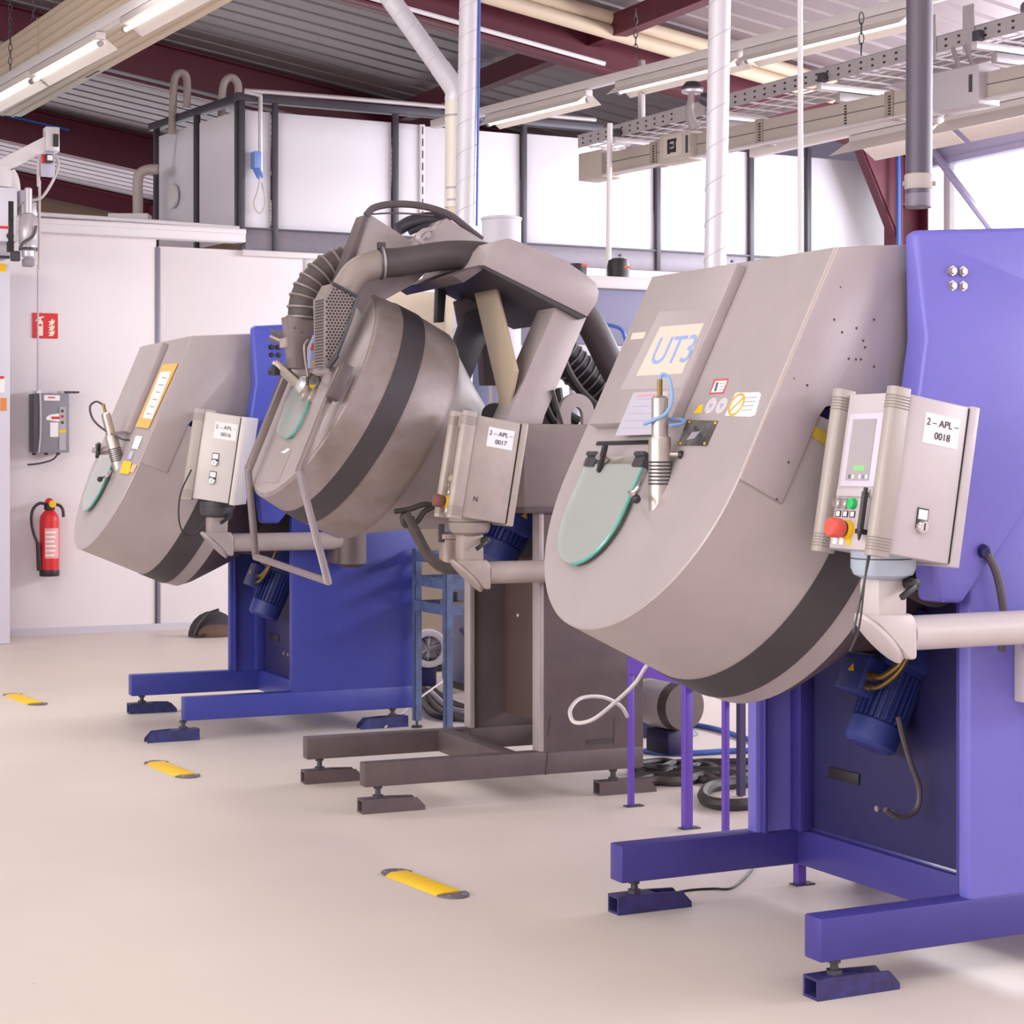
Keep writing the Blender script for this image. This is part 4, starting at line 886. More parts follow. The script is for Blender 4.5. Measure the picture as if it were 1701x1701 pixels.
# ------------------------------------------------------------------ yellow floor markers
def marker(Fr, c, L_, w_, yawoff, label):
    t = thing('floor_marker', label, 'marker', Fr.w(c[0], c[1], 0), Fr.yaw + R(90 + yawoff), 'yellow markers along the aisle')
    e = .075
    def prof(x0, x1, k=1): return [(x0, -w_ / 2 * k, 0), (x0, w_ / 2 * k, 0), (x0, w_ * .28 * k, .012), (x0, -w_ * .28 * k, .012)]
    MB().loft([[V(p) for p in prof(-L_ / 2 + e, 0)], [V(p) for p in prof(L_ / 2 - e, 0)]]).build('yellow_strip', yellow, t, .002)
    for s in (-1, 1):
        pts = [(s * (L_ / 2 - e), -w_ / 2, 0), (s * (L_ / 2 - e), w_ / 2, 0)] + [(s * (L_ / 2 - e + math.cos(a) * e), w_ / 2 * math.sin(a), 0) for a in [PI / 2 - PI * i / 10 for i in range(1, 10)]]
        cpp = MB().prism([V(p) for p in pts], (0, 0, .007)).build('end_cap', mat('marker_cap', '#6a6068', .5), t, .002)
        for yy in (-.03, .03): MB().cyl((s * (L_ / 2 - .035), yy, .006), (s * (L_ / 2 - .035), yy, .0095), .008, n=8).build('cap_screw', chrome, cpp)
    return t
m3a, m3b = F3.Z(645, 1446, 0), F3.Z(768, 1493, 0)
marker(F3, (m3a + m3b) / 2, (m3b - m3a).length, .115, math.degrees(math.atan2((m3a - m3b).y, (m3a - m3b).x)) - 90, 'yellow floor marker with dark screwed ends nearest the camera')
a, b = F3.Z(252, 1265, 0), F3.Z(320, 1293, 0); marker(F3, (a + b) / 2, (b - a).length, .12, math.degrees(math.atan2((a - b).y, (a - b).x)) - 90, 'yellow floor marker left of the brown machine, second from the camera')
a, b = F3.Z(16, 1153, 0), F3.Z(68, 1172, 0); marker(F3, (a + b) / 2, (b - a).length, .12, math.degrees(math.atan2((a - b).y, (a - b).x)) - 90, 'small yellow floor marker at the far left edge, farthest from the camera')

# ------------------------------------------------------------------ things on the partition wall
e = thing('fire_extinguisher', 'red fire extinguisher with black hose hanging on the white partition', 'fire extinguisher', F3.w(*F3.Y(82, 957, YW - .12)), F3.yaw)
MB().lathe((0, 0, 0), (0, 0, 1), [(.078, 0), (.082, .01), (.082, .05), (.08, .055)], 28).build('base_boot', black, e)
cy_ = MB().lathe((0, 0, .0), (0, 0, 1), [(.08, .05), (.08, .46), (.074, .50), (.05, .535), (.03, .55)], 28).build('cylinder', red, e)
MB().loft([[V((math.cos(t) * .0808, math.sin(t) * .0808, z)) for t in [-PI * .72 + PI * .52 * i / 10 for i in range(11)]] for z in (.15, .40)], False, False, False).build('print_panel', mat('extinguisher_print', '#e9a9a6', .5), cy_)
for k in range(6):
    zz = .17 + k * .038; MB().loft([[V((math.cos(t) * .0812, math.sin(t) * .0812, z)) for t in [-PI * .70 + PI * (.30 + .03 * (k % 3)) * i / 8 for i in range(9)]] for z in (zz, zz + .014)], False, False, False).build('print_line', paper, cy_)
MB().lathe((0, 0, .545), (0, 0, 1), [(.03, 0), (.045, .01), (.045, .05), (.03, .06)], 16).build('valve', black, e)
MB().lathe((0, -.0, .60), (0, 0, 1), [(.035, 0), (.035, .03), (.02, .045), (0, .05)], 16).build('valve_cap', red, e)
MB().lathe((.015, -.045, .60), (0, -1, 0), [(.03, 0), (.03, .01), (.012, .012), (.012, .014)], 16).build('yellow_gauge_ring', yellow, e)
MB().tube([(.03, -.03, .60), (.08, -.03, .585), (.105, -.03, .55), (.11, -.03, .49)], .013, 8).build('carry_handle', black, e)
MB().tube([(-.03, -.02, .60), (-.09, -.03, .605), (-.14, -.03, .56), (-.155, -.03, .47), (-.135, -.03, .36), (-.10, -.03, .27)], .013, 8).build('hose', black, e)
MB().tube([(-.10, -.03, .28), (-.09, -.03, .05)], .02, 8, False).build('nozzle', black, e)
sgn = thing('fire_sign', 'red square fire extinguisher sign with white pictograms on the partition', 'sign', F3.w(*F3.Y(75, 562, YW - .005)), F3.yaw)
MB().box(-.105, .105, -.006, .002, 0, .21).build('sign_board', red, sgn)
pw = mat('sign_cream', '#f4ead2', .6)
MB().prism([V((x, -.0065, z)) for x, z in ((-.065, .02), (-.02, .02), (-.02, .135), (-.03, .15), (-.055, .15), (-.065, .135))], (0, -.001, 0)).build('pictogram', pw, sgn)
MB().prism([V((x, -.0065, z)) for x, z in ((-.05, .15), (-.035, .15), (-.035, .165), (-.01, .175), (-.012, .183), (-.045, .18), (-.07, .165), (-.082, .14), (-.074, .138), (-.064, .157), (-.05, .165))], (0, -.001, 0)).build('pictogram', pw, sgn)
MB().box(-.055, -.03, -.0082, -.0075, .10, .118).build('pictogram_mark', red, sgn)
for k in range(3):
    zz = .02 + k * .045
    MB().prism([V((x, -.0065, z + zz)) for x, z in ((.025, .0), (.06, .0), (.075, .02), (.08, .05), (.066, .035), (.06, .06), (.045, .035), (.022, .03), (.04, .02))], (0, -.001, 0)).build('pictogram', pw, sgn)
iv = thing('drive_cabinet', 'grey wall-mounted drive unit with red display and warning label above the extinguisher', 'cabinet', F3.w(*F3.Y(76, 752, YW - .02)), F3.yaw)
ivm = mat('drive_grey', '#8a8790', .45); 
MB().box(-.14, .15, -.20, 0, 0, .49).build('housing', ivm, iv, .008)
MB().box(-.146, -.10, -.205, -.02, .005, .485).build('side_cover', mat('drive_dark', '#57545c', .5), iv, .006)
MB().tube([(-.095, -.206, .49), (-.09, -.21, .35), (-.092, -.21, .15), (-.105, -.206, .0)], .008, 6).build('trim_line', galv_lt, iv)
MB().box(-.06, .07, -.203, -.2, .43, .475).build('name_panel', paper, iv); MB().box(-.03, .03, -.2045, -.203, .45, .46).build('name_mark', red, iv)
dp = MB().prism([V((x, -.2, z)) for x, z in ((-.04, .27), (.07, .255), (.07, .325), (-.01, .315), (-.045, .29))], (0, -.006, 0)).build('display', paper, iv)
MB().box(.0, .065, -.2085, -.206, .278, .298).build('display_digits', red, dp)
MB().box(.065, .12, -.206, -.2, .02, .38).build('key_strip', mat('drive_pale', '#b3afb6', .5), iv)
for z in (.345, .30, .25): MB().cyl((.09, -.206, z), (.09, -.21, z), .012, n=10).build('key', red if z == .30 else dkgrey, iv)
MB().box(.063, .122, -.208, -.206, .165, .19).build('warning_label', yellow, iv); MB().box(-.01, .06, -.203, -.2, .13, .25).build('rating_label', paper, iv)
for x in (-.11, .09): MB().box(x, x + .03, -.18, -.02, .49, .515).build('mount', chrome, iv)
MB().box(.11, .23, -.21, -.06, .495, .51).build('top_flag', dkgrey, iv)
for x in (-.12, -.02, .08): MB().cyl((x, -.1, -.02), (x, -.1, .0), .016, n=8).build('gland', dkgrey, iv)
MB().tube([(-.17, -.08, -.10), (-.08, -.1, -.09), (.03, -.1, -.06), (.08, -.1, -.01)], .008, 6).build('cable', greyhose, iv)
ln = MB().tube([F3.w(*F3.Y(63, 440, YW - .1)), F3.w(*F3.Y(63, 648, YW - .1))], .008, 6, False); tag(ln.build('wall_conduit', mat('pale_conduit', '#c5b9c6', .5)), 'thin pale conduit dropping past the fire sign to the drive unit', 'conduit')

# ------------------------------------------------------------------ column with handling crane at the left edge
yl = 11.15
cA = F3.Y(17, 900, yl).x; zt = F3.Y(20, 440, yl).z; zb = 0
cr = thing('crane_column', 'light grey crane column at the left edge with jib arm and hoist gear', 'crane', F3.w(cA - .25, yl, 0), F3.yaw)
MB().box(-.25, .25, 0, .55, 0, zt).build('column', mat('crane_grey', '#d3cedb', .4, 0, .04, 3), cr, .012)
MB().box(.252, .27, .12, .5, 0, zt - .1).build('cable_duct', mat('crane_duct', '#c3bcc6', .45), cr, .004)
def cl(u, v, y=yl - .05): p = F3.Y(u, v, y); return V((p.x - cA + .25, p.y - yl, p.z))
def cbox(name, u0, v0, u1, v1, d, m, y=yl - .25, bev=.01, par=None):
    a, b = cl(u0, v1, y), cl(u1, v0, y); return MB().box(a.x, b.x, a.y, a.y + d, a.z, b.z).build(name, m, par or cr, bev)
hb_ = cbox('hoist_housing', -60, 312, 29, 398, .3, mat('housing_white', '#dedae6', .4))
cbox('housing_mark', -10, 376, 15, 379, .004, red, yl - .255, 0, hb_)
q = cl(17, 392, yl - .252); MB().cyl(q, q - EY * .006, .028, n=16).build('housing_port', black, hb_)
cbox('neck', -20, 398, 20, 426, .3, mat('crane_grey', '#d3cedb', .4), yl - .1)
cbox('neck_slot', -20, 425, 16, 428, .02, dkgrey, yl - .12, 0)
cbox('yellow_label', -5, 438, 10, 451, .005, yellow, yl - .006, 0)
cbox('door_notice', -8, 626, 8, 652, .004, paper, yl - .006, 0); cbox('orange_notice', 1, 661, 11, 682, .004, mat('notice_orange', '#e08a4a', .6), yl - .006, 0); cbox('red_header', -6, 625, 7, 629, .006, red, yl - .008, 0)
MB().lathe(cl(0, 312), (0, 0, 1), [(.10, 0), (.10, .10), (.08, .16)], 22).build('slewing_head', white, cr)
MB().tube([cl(15, 285), cl(22, 300), cl(25, 330)], .05, 10).build('head_pipe', white, cr)
a, b = cl(-40, 298), cl(86, 234); jb = MB().bar(a, b, .07, .11).build('jib_arm', mat('jib_white', '#dcd6da', .4), cr, .01)
MB().bar(a - V((0, .0, .10)), b - V((.1, .0, .07)), .05, .03).build('jib_rail', dkgrey, cr)
je = cl(85, 233); MB().ob(je, V((.055, 0, 0)), V((0, .06, 0)), V((0, 0, .10))).build('jib_end_cap', galv_lt, jb, .008); MB().ob(je + V((.02, -.07, -.01)), V((.02, 0, 0)), V((0, .015, 0)), V((0, 0, .05))).build('end_slot', black, jb)
bp_ = cbox('terminal_plate', 68, 245, 91, 293, .02, mat('plate_lilac', '#bdb8cc', .4, .2), yl - .08, .003)
cbox('terminal_box', 76, 256, 89, 269, .08, dkgrey, yl - .16, .008, bp_); cbox('terminal_cover', 79, 258, 88, 266, .01, paper, yl - .17, .003, bp_); cbox('red_connector', 71, 256, 75, 270, .05, red, yl - .13, .003, bp_)
MB().tube([cl(94, 262), cl(97, 275), cl(88, 300), cl(72, 325), cl(58, 332), cl(46, 331)], .012, 7).build('hoist_cable', whitecable, cr)
MB().tube([cl(68, 262), cl(64, 270), cl(64, 310)], .014, 7).build('hoist_cable', whitecable, cr)
MB().tube([cl(66, 300), cl(65.5, 330), cl(65, 450)], .011, 7, False).build('hoist_pipe', whitecable, cr)
cbox('bracket_box', 33, 316, 48, 340, .12, mat('crane_grey', '#d3cedb', .4), yl - .2)
cbox('motor_frame', 36, 336, 61, 362, .1, galv_lt, yl - .2, .004)
mo = cl(47, 430, yl - .25)
MB().lathe(mo, (0, 0, 1), [(.035, 0), (.05, .02), (.05, .06), (.07, .07), (.07, .12), (.075, .13), (.075, .30), (.05, .35), (.03, .36), (.03, .55), (.02, .56)], 22).build('hoist_motor', mat('hoist_motor_grey', '#c6bfc6', .3, .3), cr)
MB().lathe(mo + V((0, 0, .065)), (0, 0, 1), [(.074, 0), (.074, .022)], 22).build('motor_band', dkgrey, cr)
MB().box(mo.x - .04, mo.x + .04, mo.y - .05, mo.y + .05, mo.z - .06, mo.z).build('motor_foot', mat('foot_grey', '#8f8a94', .4), cr, .006)
MB().tube([cl(60, 375, yl - .34), cl(55, 392, yl - .34), cl(40, 402, yl - .34), cl(33, 412, yl - .34)], .012, 7).build('motor_cable', greyhose, cr)
MB().box(mo.x - .16, mo.x - .11, mo.y, mo.y + .05, mo.z + .05, mo.z + .45).build('black_rail', black, cr, .004)
MB().box(mo.x - .13, mo.x - .06, mo.y, mo.y + .06, mo.z - .02, mo.z + .06).build('cable_clip', dkgrey, cr, .01)

# ------------------------------------------------------------------ bag on the floor, stands, blowers and floor clutter
q = F3.Z(356, 1058, 0); bg_ = thing('bag', 'black rounded bag lying on the floor against the partition', 'bag', F3.w(q), F3.yaw)
MB().sphere((0.02, .1, .0), .21, 22, (1, .7, 1.0)).build('bag_body', bag_m, bg_)
MB().sphere((.02, .02, .03), .17, 18, (1, .6, .5)).build('bag_lining', mat('brown_lining', '#6b5144', .8, 0, .3, 16), bg_)
MB().tube([(-.17, 0, .02), (-.13, -.02, .12), (-.06, -.05, .20), (.02, -.06, .23)], .012, 7).build('bag_strap', black, bg_); MB().tube([(-.2, 0, .02), (-.16, -.05, .01), (-.1, -.06, .03)], .008, 6).build('bag_cord', black, bg_)
# worn blue steel stand between the far and middle machine
L1 = F3.Z(677, 1206, 0) - V((0, .10, 0)); L2 = F3.Z(741, 1226, 0)
st = thing('steel_stand', 'worn blue angle-steel stand between the far machine and the brown machine', 'stand', F3.w(L2), F3.yaw)
zt = F3.Y(741, 917, L2.y).z; dY = L1.y - L2.y; dX = .42
for i, (x, y) in enumerate(((0, 0), (0, dY), (dX, 0), (dX, dY))):
    leg = MB().box(x, x + .04, y, y + .006, .04, zt); leg.box(x, x + .006, y, y + .04, .04, zt)
    lg = leg.build('leg', steel_blue, st); MB().cyl((x + .02, y + .02, 0), (x + .02, y + .02, .012), .03, n=12).build('foot_plate', black, lg); MB().cyl((x + .02, y + .02, .01), (x + .02, y + .02, .06), .008, n=8).build('foot_bolt', dkgrey, lg)
for zv in (zt - .04, F3.Y(672, 952, L1.y).z - .04, F3.Y(672, 1000, L1.y).z - .02):
    for a, b in (((0, 0), (0, dY)), ((0, 0), (dX, 0)), ((dX, 0), (dX, dY)), ((0, dY), (dX, dY))):
        MB().bar((a[0] + .003, a[1] + .003, zv), (b[0] + .003, b[1] + .003, zv), .008, .055).build('rail', steel_blue, st)
zz = F3.Y(672, 1000, L1.y).z
MB().box(.0, dX, 0, dY, zz - .045, zz - .04).build('shelf', mat('dusty_shelf', '#6f6468', .6), st)
sbx = thing('valve_block', 'dusty valve block with black fittings on the blue stand shelf', 'valve', st.matrix_basis @ V((.2, dY * .5, zz - .038)), F3.yaw)
MB().box(-.1, .1, -.1, .1, .0, .05).build('block', mat('dusty_rod', '#94877e', .5), sbx, .006)
MB().cyl((.0, -.1, .07), (.18, -.08, .07), .03, n=12).build('fitting', black, sbx); MB().cyl((-.08, 0, .05), (-.08, 0, .10), .04, n=12).build('fitting', black, sbx)
# purple stand between the middle and near machine
P1 = F3.Z(1046, 1340, 0)
ps = thing('steel_stand', 'purple steel stand with slim legs behind the near machine', 'stand', F3.w(P1.x, P1.y, 0), F3.yaw)
zr = F3.Y(1046, 1092, P1.y).z
legs = [(F3.Z(1046, 1340, 0), .024), (F3.Z(1138, 1377, 0), .036), (F3.Z(1203, 1405, 0), .024), (F3.Z(1325, 1470, 0), .034)]
for i, (p, wd) in enumerate(legs):
    x, y = p.x - P1.x, p.y - P1.y
    lg = MB().box(x - wd * .25, x + wd * .75, y - wd / 2, y + wd / 2, .004, zr).build('leg', purple, ps, .003)
    MB().box(x - .02, x + .06, y - .022, y + .022, 0, .005).build('foot_plate', dkgrey, lg)
    if i < 3:
        lg = MB().box(x + .55, x + .58, y - .015, y + .015, .004, zr).build('leg', mat('dark_purple_paint', '#3a2f58', .5), ps)
MB().bar((.01, 0, zr - .035), (.01, legs[3][0].y - P1.y, zr - .035), .03, .07).build('rail', purple, ps)
MB().bar((.01, 0, zr - .035), (.56, 0, zr - .035), .03, .05).build('rail', purple, ps)
def blower(F, c, r, axd, length, label, capm, ring=False):
    b_ = thing('blower', label, 'blower', c - V((0, 0, r + .12))); a = V(axd).normalized(); cc = V((0, 0, r + .12))
    if ring:
        MB().lathe(cc, a, [(r * .7, .0), (r, .0), (r, length), (r * .7, length), (r * .7, length - .02)], 30).build('blower_ring', white, b_, .004)
        MB().lathe(cc, a, [(r * .72, .02), (r * .72, .1), (.01, .1)], 30).build('dark_intake', mat('intake_dark', '#2a2226', .8), b_)
        MB().cyl(cc + a * length * .2, cc + a * (length * .3), .02, n=10).build('fan_hub', black, b_)
    else:
        MB().lathe(cc - a * length, a, [(r * .6, -.02), (r * .95, .0), (r, .04), (r, length), (r * .98, length + .004)], 30).build('blower_shell', white, b_)
        MB().lathe(cc, a, [(r * 1.01, .0), (r * 1.01, .012), (r * .96, .06), (0, .062)], 30).build('front_cap', capm, b_)
    ft_ = MB(); s_ = V((0, 0, 1)).cross(a).normalized(); mid = -a * length * .5 if not ring else a * length * .5
    ft_.ob(V((0, 0, .06)) + mid, a * length * .45, s_ * r * .4, V((0, 0, .058))); ft_.build('blower_foot', blue_dk, b_, .01); return b_
blower(F3, at(1125, 1172, 9.0), .115, (.52, -.85, 0), .2, 'white cylindrical blower with grey end cap under the purple stand', mat('grey_cap', '#6a5c5a', .5))
blower(F3, at(712, 1075, 12.2), .118, (.06, -1, 0), .12, 'white ring-shaped blower with dark round intake behind the blue stand', None, True)
db = MB().lathe(at(1098, 1236, 10.4), (0, 0, 1), [(.19, -.08), (.22, -.02), (.2, .06), (.12, .13), (0, .15)], 28); tag(db.build('hose_drum', blue_dk), 'dark navy round drum lying behind the purple stand leg', 'drum')
def floor_tube(name, pts, r, m, label, cat, group=None, z=.0, k=8):
    P_ = [at(u, v, (EYE - z) * FPX / (v - HOR)) + V((0, 0, r)) for u, v in pts]
    return tag(MB().tube(P_, r, 8, k=k).build(name, m), label, cat, group)
floor_tube('air_hose', [(1070, 1252), (1110, 1256), (1160, 1255), (1210, 1252), (1262, 1250), (1310, 1240)], .014, bluehose_m, 'bright blue air hose lying on the floor, lower of the two', 'hose')
floor_tube('air_hose', [(1130, 1230), (1145, 1209), (1170, 1211), (1200, 1218), (1230, 1228), (1270, 1240)], .014, bluehose_m, 'bright blue air hose lying on the floor, upper loop behind the stand leg', 'hose')
floor_tube('black_hose', [(1250, 1345), (1215, 1347), (1180, 1343), (1168, 1332), (1178, 1318), (1205, 1312), (1245, 1308)], .026, blackhose, 'thick black hose looping over the floor by the purple stand', 'hose')
rr = random.Random(3)
for k in range(12):
    v0 = 1272 + rr.random() * 34; pts = [(1055 + i * 38 + rr.uniform(-8, 8), v0 + rr.uniform(-7, 7)) for i in range(6)]
    floor_tube('floor_cable', pts, .012 + rr.random() * .012, [black, dustgrey, blackhose][k % 3], 'dark cable in the tangle on the floor behind the purple stand', 'cable', 'dark cables tangled on the floor')
for k, pts in enumerate([[(690, 1130), (705, 1150), (722, 1180), (748, 1196), (790, 1200)], [(688, 1138), (700, 1165), (720, 1190), (750, 1199)], [(690, 1122), (712, 1150), (745, 1180), (785, 1190)], [(692, 1118), (720, 1150), (752, 1172), (790, 1184)]]):
    floor_tube('floor_cable', pts, .018, [dustgrey, black, whitecable, dustgrey][k], 'cable in the bundle on the floor behind the blue stand', 'cable', 'cables bundled behind the blue stand')
wc = [at(u, v, d) for u, v, d in ((1100, 1085, 6.9), (1075, 1105, 6.95), (1055, 1135, 7.0), (1020, 1168, 7.0), (985, 1195, 7.0), (955, 1200, 7.05), (947, 1180, 7.1), (965, 1160, 7.2), (1000, 1158, 7.3), (1030, 1172, 7.4), (1042, 1190, 7.5))]
tag(MB().tube(wc, .0075, 9).build('loose_cable', whitecable), 'pale looped hose hanging below the near drum', 'hose')
floor_tube('thin_cable', [(1092, 1493), (1120, 1485), (1150, 1480), (1185, 1478), (1212, 1478), (1232, 1465), (1250, 1445)], .004, black, 'thin black cable lying under the near machine front leg', 'cable')
tag(MB().tube([at(770, 1040, 11), at(785, 1062, 11), at(800, 1080, 11)], .035, 12).build('grey_hose', mat('lavender_hose', '#5b567c', .5)), 'blue grey hose behind the brown machine column', 'hose')
tag(MB().tube([at(640, 1208, 10.6), at(690, 1165, 10.9), at(740, 1128, 11.3)], .006, 6).build('white_cord', whitecable), 'thin white cord slanting behind the blue stand', 'cord')

# ------------------------------------------------------------------ plant behind the machines
q = F3.l(at(940, 464, 12.6)); x1_ = F3.Y(1100, 470, q.y).x
cb = thing('filter_cabinet', 'blue grey filter cabinet with white top rim behind the machines', 'cabinet', F3.w(q.x, q.y, 0), F3.yaw)
w_ = x1_ - q.x + .5; zt = q.z
MB().box(0, w_, .0, .7, zt - .42, zt - .05).build('upper_panel', greymachine, cb, .004); MB().box(-.02, w_, -.04, .7, zt - .05, zt + .03).build('top_rim', white, cb, .006)
MB().box(.10, w_, .02, .7, .05, zt - .42).build('lower_panel', boothmat, cb, .004)
for u in (1012, 1040):
    xx = F3.Y(u, 600, q.y).x - q.x; MB().box(xx, xx + .02, .0, .02, .4, zt - .42).build('panel_joint', beamgrey, cb)
for (u, v, r_, hh) in ((1027, 458, .075, .14), (957, 458, .07, .09)):
    p = F3.Y(u, v, q.y + .25); mo_ = thing('filter_motor', 'black round motor with orange mark on the filter cabinet, ' + ('right one' if u > 1000 else 'left one'), 'motor', F3.w(p.x, p.y, zt + .03), F3.yaw)
    MB().lathe((0, 0, 0), (0, 0, 1), [(r_ * 1.0, 0), (r_, .06), (r_ * 1.02, .065), (r_ * 1.02, .10), (r_ * .9, hh), (r_ * .5, hh + .015), (0, hh + .018)], 24).build('motor_cap', black, mo_)
    MB().ob((r_ * .35, -r_ * .97, .09), (.022, 0, 0), (0, .006, 0), (0, 0, .008)).build('orange_mark', mat('orange_red_mark', '#f0512e', .5), mo_)
tag(MB().tube([at(975, 525, 12.2), at(1005, 538, 12.2), at(1030, 546, 12.2), at(1038, 562, 12.2), at(1042, 590, 12.2)], .012, 7).build('air_line', bluehose_m), 'thin blue air line in front of the filter cabinet', 'hose')
q = F3.l(at(648, 482, 13.2)); x1_ = F3.Y(770, 480, q.y).x
cm_ = thing('cream_cabinet', 'cream coloured cabinet standing behind the brown drum', 'cabinet', F3.w(q.x, q.y, 0), F3.yaw)
MB().box(0, x1_ - q.x, 0, .6, .05, q.z).build('cabinet_body', cream, cm_, .006); MB().box(.12, .3, .1, .3, q.z, q.z + .04).build('dark_lid_box', black, cm_, .004); MB().box(.02, x1_ - q.x - .02, .03, .6, 0, .05).build('plinth', dkgrey, cm_)
q = F3.l(at(836, 556, 12.3)); x1_ = F3.Y(872, 556, q.y).x
sc_ = thing('switch_cabinet', 'grey blue switch cabinet seen through the V frame of the bridge', 'cabinet', F3.w(q.x - .25, q.y, 0), F3.yaw)
MB().box(0, x1_ - q.x + .15, 0, .4, 0.05, q.z).build('cabinet_body', mat('slate_cabinet', '#6f7390', .45, .1), sc_, .006); MB().box(x1_ - q.x + .16, x1_ - q.x + .6, .05, .4, .05, q.z - .06).build('cabinet_door', white, sc_, .005); MB().box(.02, x1_ - q.x + .5, .03, .4, 0, .05).build('plinth', dkgrey, sc_)
q = at(833, 480, 12.0); cn = thing('ventilation_pot', 'round pale grey ventilation pot behind the bridge top', 'vent', V((q.x, q.y, 2.0)))
zt = at(833, 366, 12.0).z - 2.0
MB().lathe((0, 0, 0), (0, 0, 1), [(.122, 0), (.122, zt), (.128, zt + .002), (.128, zt + .015), (.12, zt + .018)], 28).build('pot_shell', mat('pot_grey', '#cdc7cf', .45), cn)
MB().cyl((0, 0, -2.0), (0, 0, 0), .08, n=16).build('pot_riser', galv_lt, cn)

# ------------------------------------------------------------------ ducts and poles
def spiral_duct(name, label, u0, v0, u1, v1, depth, r, zbot=None, m=None, seam=.16, ztop=None):
    a, b = at(u0, v0, depth), at(u1, v1, depth); d = (b - a)
    top = a - d * ((roofz(F3.l(a).x) - .06 - a.z) / (a.z - b.z)); bot = b if zbot is None else a + d * ((a.z - zbot) / (a.z - b.z))
    t = thing(name, label, 'duct', bot); bt = V((0, 0, 0)); tp = top - bot
    MB().cyl(bt, tp, r, n=28).build('duct_shell', m or mat('spiral_duct_steel', '#d2ccd4', .38, .15, .05, 4), t)
    Ln = tp.length; ax = tp.normalized(); n = int(Ln / seam)
    s_ = MB(); ex_ = V((1, 0, 0)); ey_ = V((0, 1, 0))
    s_.tube([ax * (Ln * i / (n * 24)) + ex_ * math.cos(2 * PI * i / 24) * (r + .001) + ey_ * math.sin(2 * PI * i / 24) * (r + .0003) for i in range(n * 24 + 1)], .0016, 5, False)
    s_.build('spiral_seam', mat('seam_grey', '#b9b2ba', .4), t); return t
dA = spiral_duct('spiral_duct', 'white vertical spiral duct with blue cable, standing behind the brown machine', 780, 0, 773, 372, 10.8, .057, 1.3)
tag(MB().tube([at(798.5, -150, 10.77), at(792, 375, 10.77)], .007, 6, False).build('blue_cable', bluehose_m), 'thin blue cable running down the right side of the white spiral duct', 'cable')
dd = 11.1; e0 = at(560, -124, dd + .7); e1 = at(738, 122, dd + .05); e2 = at(756, 150, dd); e3 = at(755, 345, dd); e4 = V((e3.x, e3.y, 1.6))
ad = thing('angled_duct', 'pale spiral duct branch angling down beside the vertical duct', 'duct', e4)
MB().cyl(e0 - e4, e1 - e4, .058, n=26).build('duct_branch', mat('spiral_duct_steel', '#d2ccd4', .38, .15), ad)
bx_ = (e1 - e0).normalized()
for q in range(9):
    p = (e1 - e4) - bx_ * (.1 + q * .14); mbq = MB(); rr = mbq.circ(p, bx_ + V((.25, 0, 0)), .0585, 22); mbq.tube(rr + rr[:2], .0016, 5, False); mbq.build('branch_seam', mat('seam_grey', '#b9b2ba', .4), ad)
MB().tube([e1 - e4 - (e1 - e0).normalized() * .05, e1 - e4, e2 - e4, e2 - e4 - V((0, 0, .06))], .061, 22, k=5).build('duct_elbow', mat('spiral_duct_steel', '#d2ccd4', .38, .15), ad)
MB().cyl(e2 - e4 - V((0, 0, .03)), e3 - e4, .058, n=26).build('duct_riser', mat('duct_cream', '#d8cfc6', .4, .1), ad)
MB().cyl(e3 - e4, V((0, 0, 0)), .05, n=22).build('duct_lower', mat('duct_yellowed', '#d3c3ac', .45), ad)
for q in (195, 315, 335): p = at(756, q, dd) - e4; MB().cyl(p, p + V((0, 0, .012)), .0605, n=24).build('duct_clamp', galv, ad)
dB = spiral_duct('spiral_duct', 'white vertical spiral duct rising behind the near drum', 1196, 0, 1188, 430, 8.6, .0495, 1.8)
def pole(label, u0, v0, u1, v1, depth, r, m, zb=0.0, name='support_pole'):
    a, b = at(u0, v0, depth), at(u1, v1, depth); d = b - a; bot = a + d * ((a.z - zb) / (a.z - b.z))
    return tag(MB().cyl(bot, a - d * ((roofz(F3.l(a).x) - .05 - a.z) / (a.z - b.z) if zb == 0 else 0), r, n=14).build(name, m), label, 'pole')
pole('thin white pole from the cable tray down to the filter cabinet', 1013, 205, 1011, 425, 13.6, .019, white, 2.72)
pole('thin white pole rising between the spiral duct and dark pipe', 1329, 0, 1330, 415, 9.6, .0138, white, 0)
a, b = at(1530, -560, 6.9), at(1526, 345, 6.9)
dp = thing('extraction_pipe', 'dark grey open-ended extraction pipe hanging above the near machine', 'pipe', b)
MB().lathe((0, 0, 0), a - b, [(.040, 0), (.0465, 0), (.0465, .115), (.047, .115), (.047, (a - b).length)], 32).build('pipe_shell', mat('dark_plum_pipe', '#5a505e', .45, .1, .08, 6), dp)
MB().lathe((0, 0, .065), (0, 0, 1), [(.048, 0), (.05, .004), (.05, .05), (.048, .054)], 32).build('pipe_collar', mat('masking_tape', '#b5a8a2', .6), dp)
MB().lathe((0, 0, .004), (0, 0, 1), [(.0475, 0), (.0475, .045)], 32).build('pipe_mouth', mat('mouth_grey', '#85798a', .5, .1, .2, 20), dp)
MB().cyl((0, 0, .01), (0, 0, .012), .04, n=24).build('pipe_inside', black, dp)
for s_ in (-1, 1): MB().ob((s_ * .05, -.01, .085), (.008, 0, 0), (0, .008, 0), (0, 0, .008)).build('collar_screw', galv, dp)
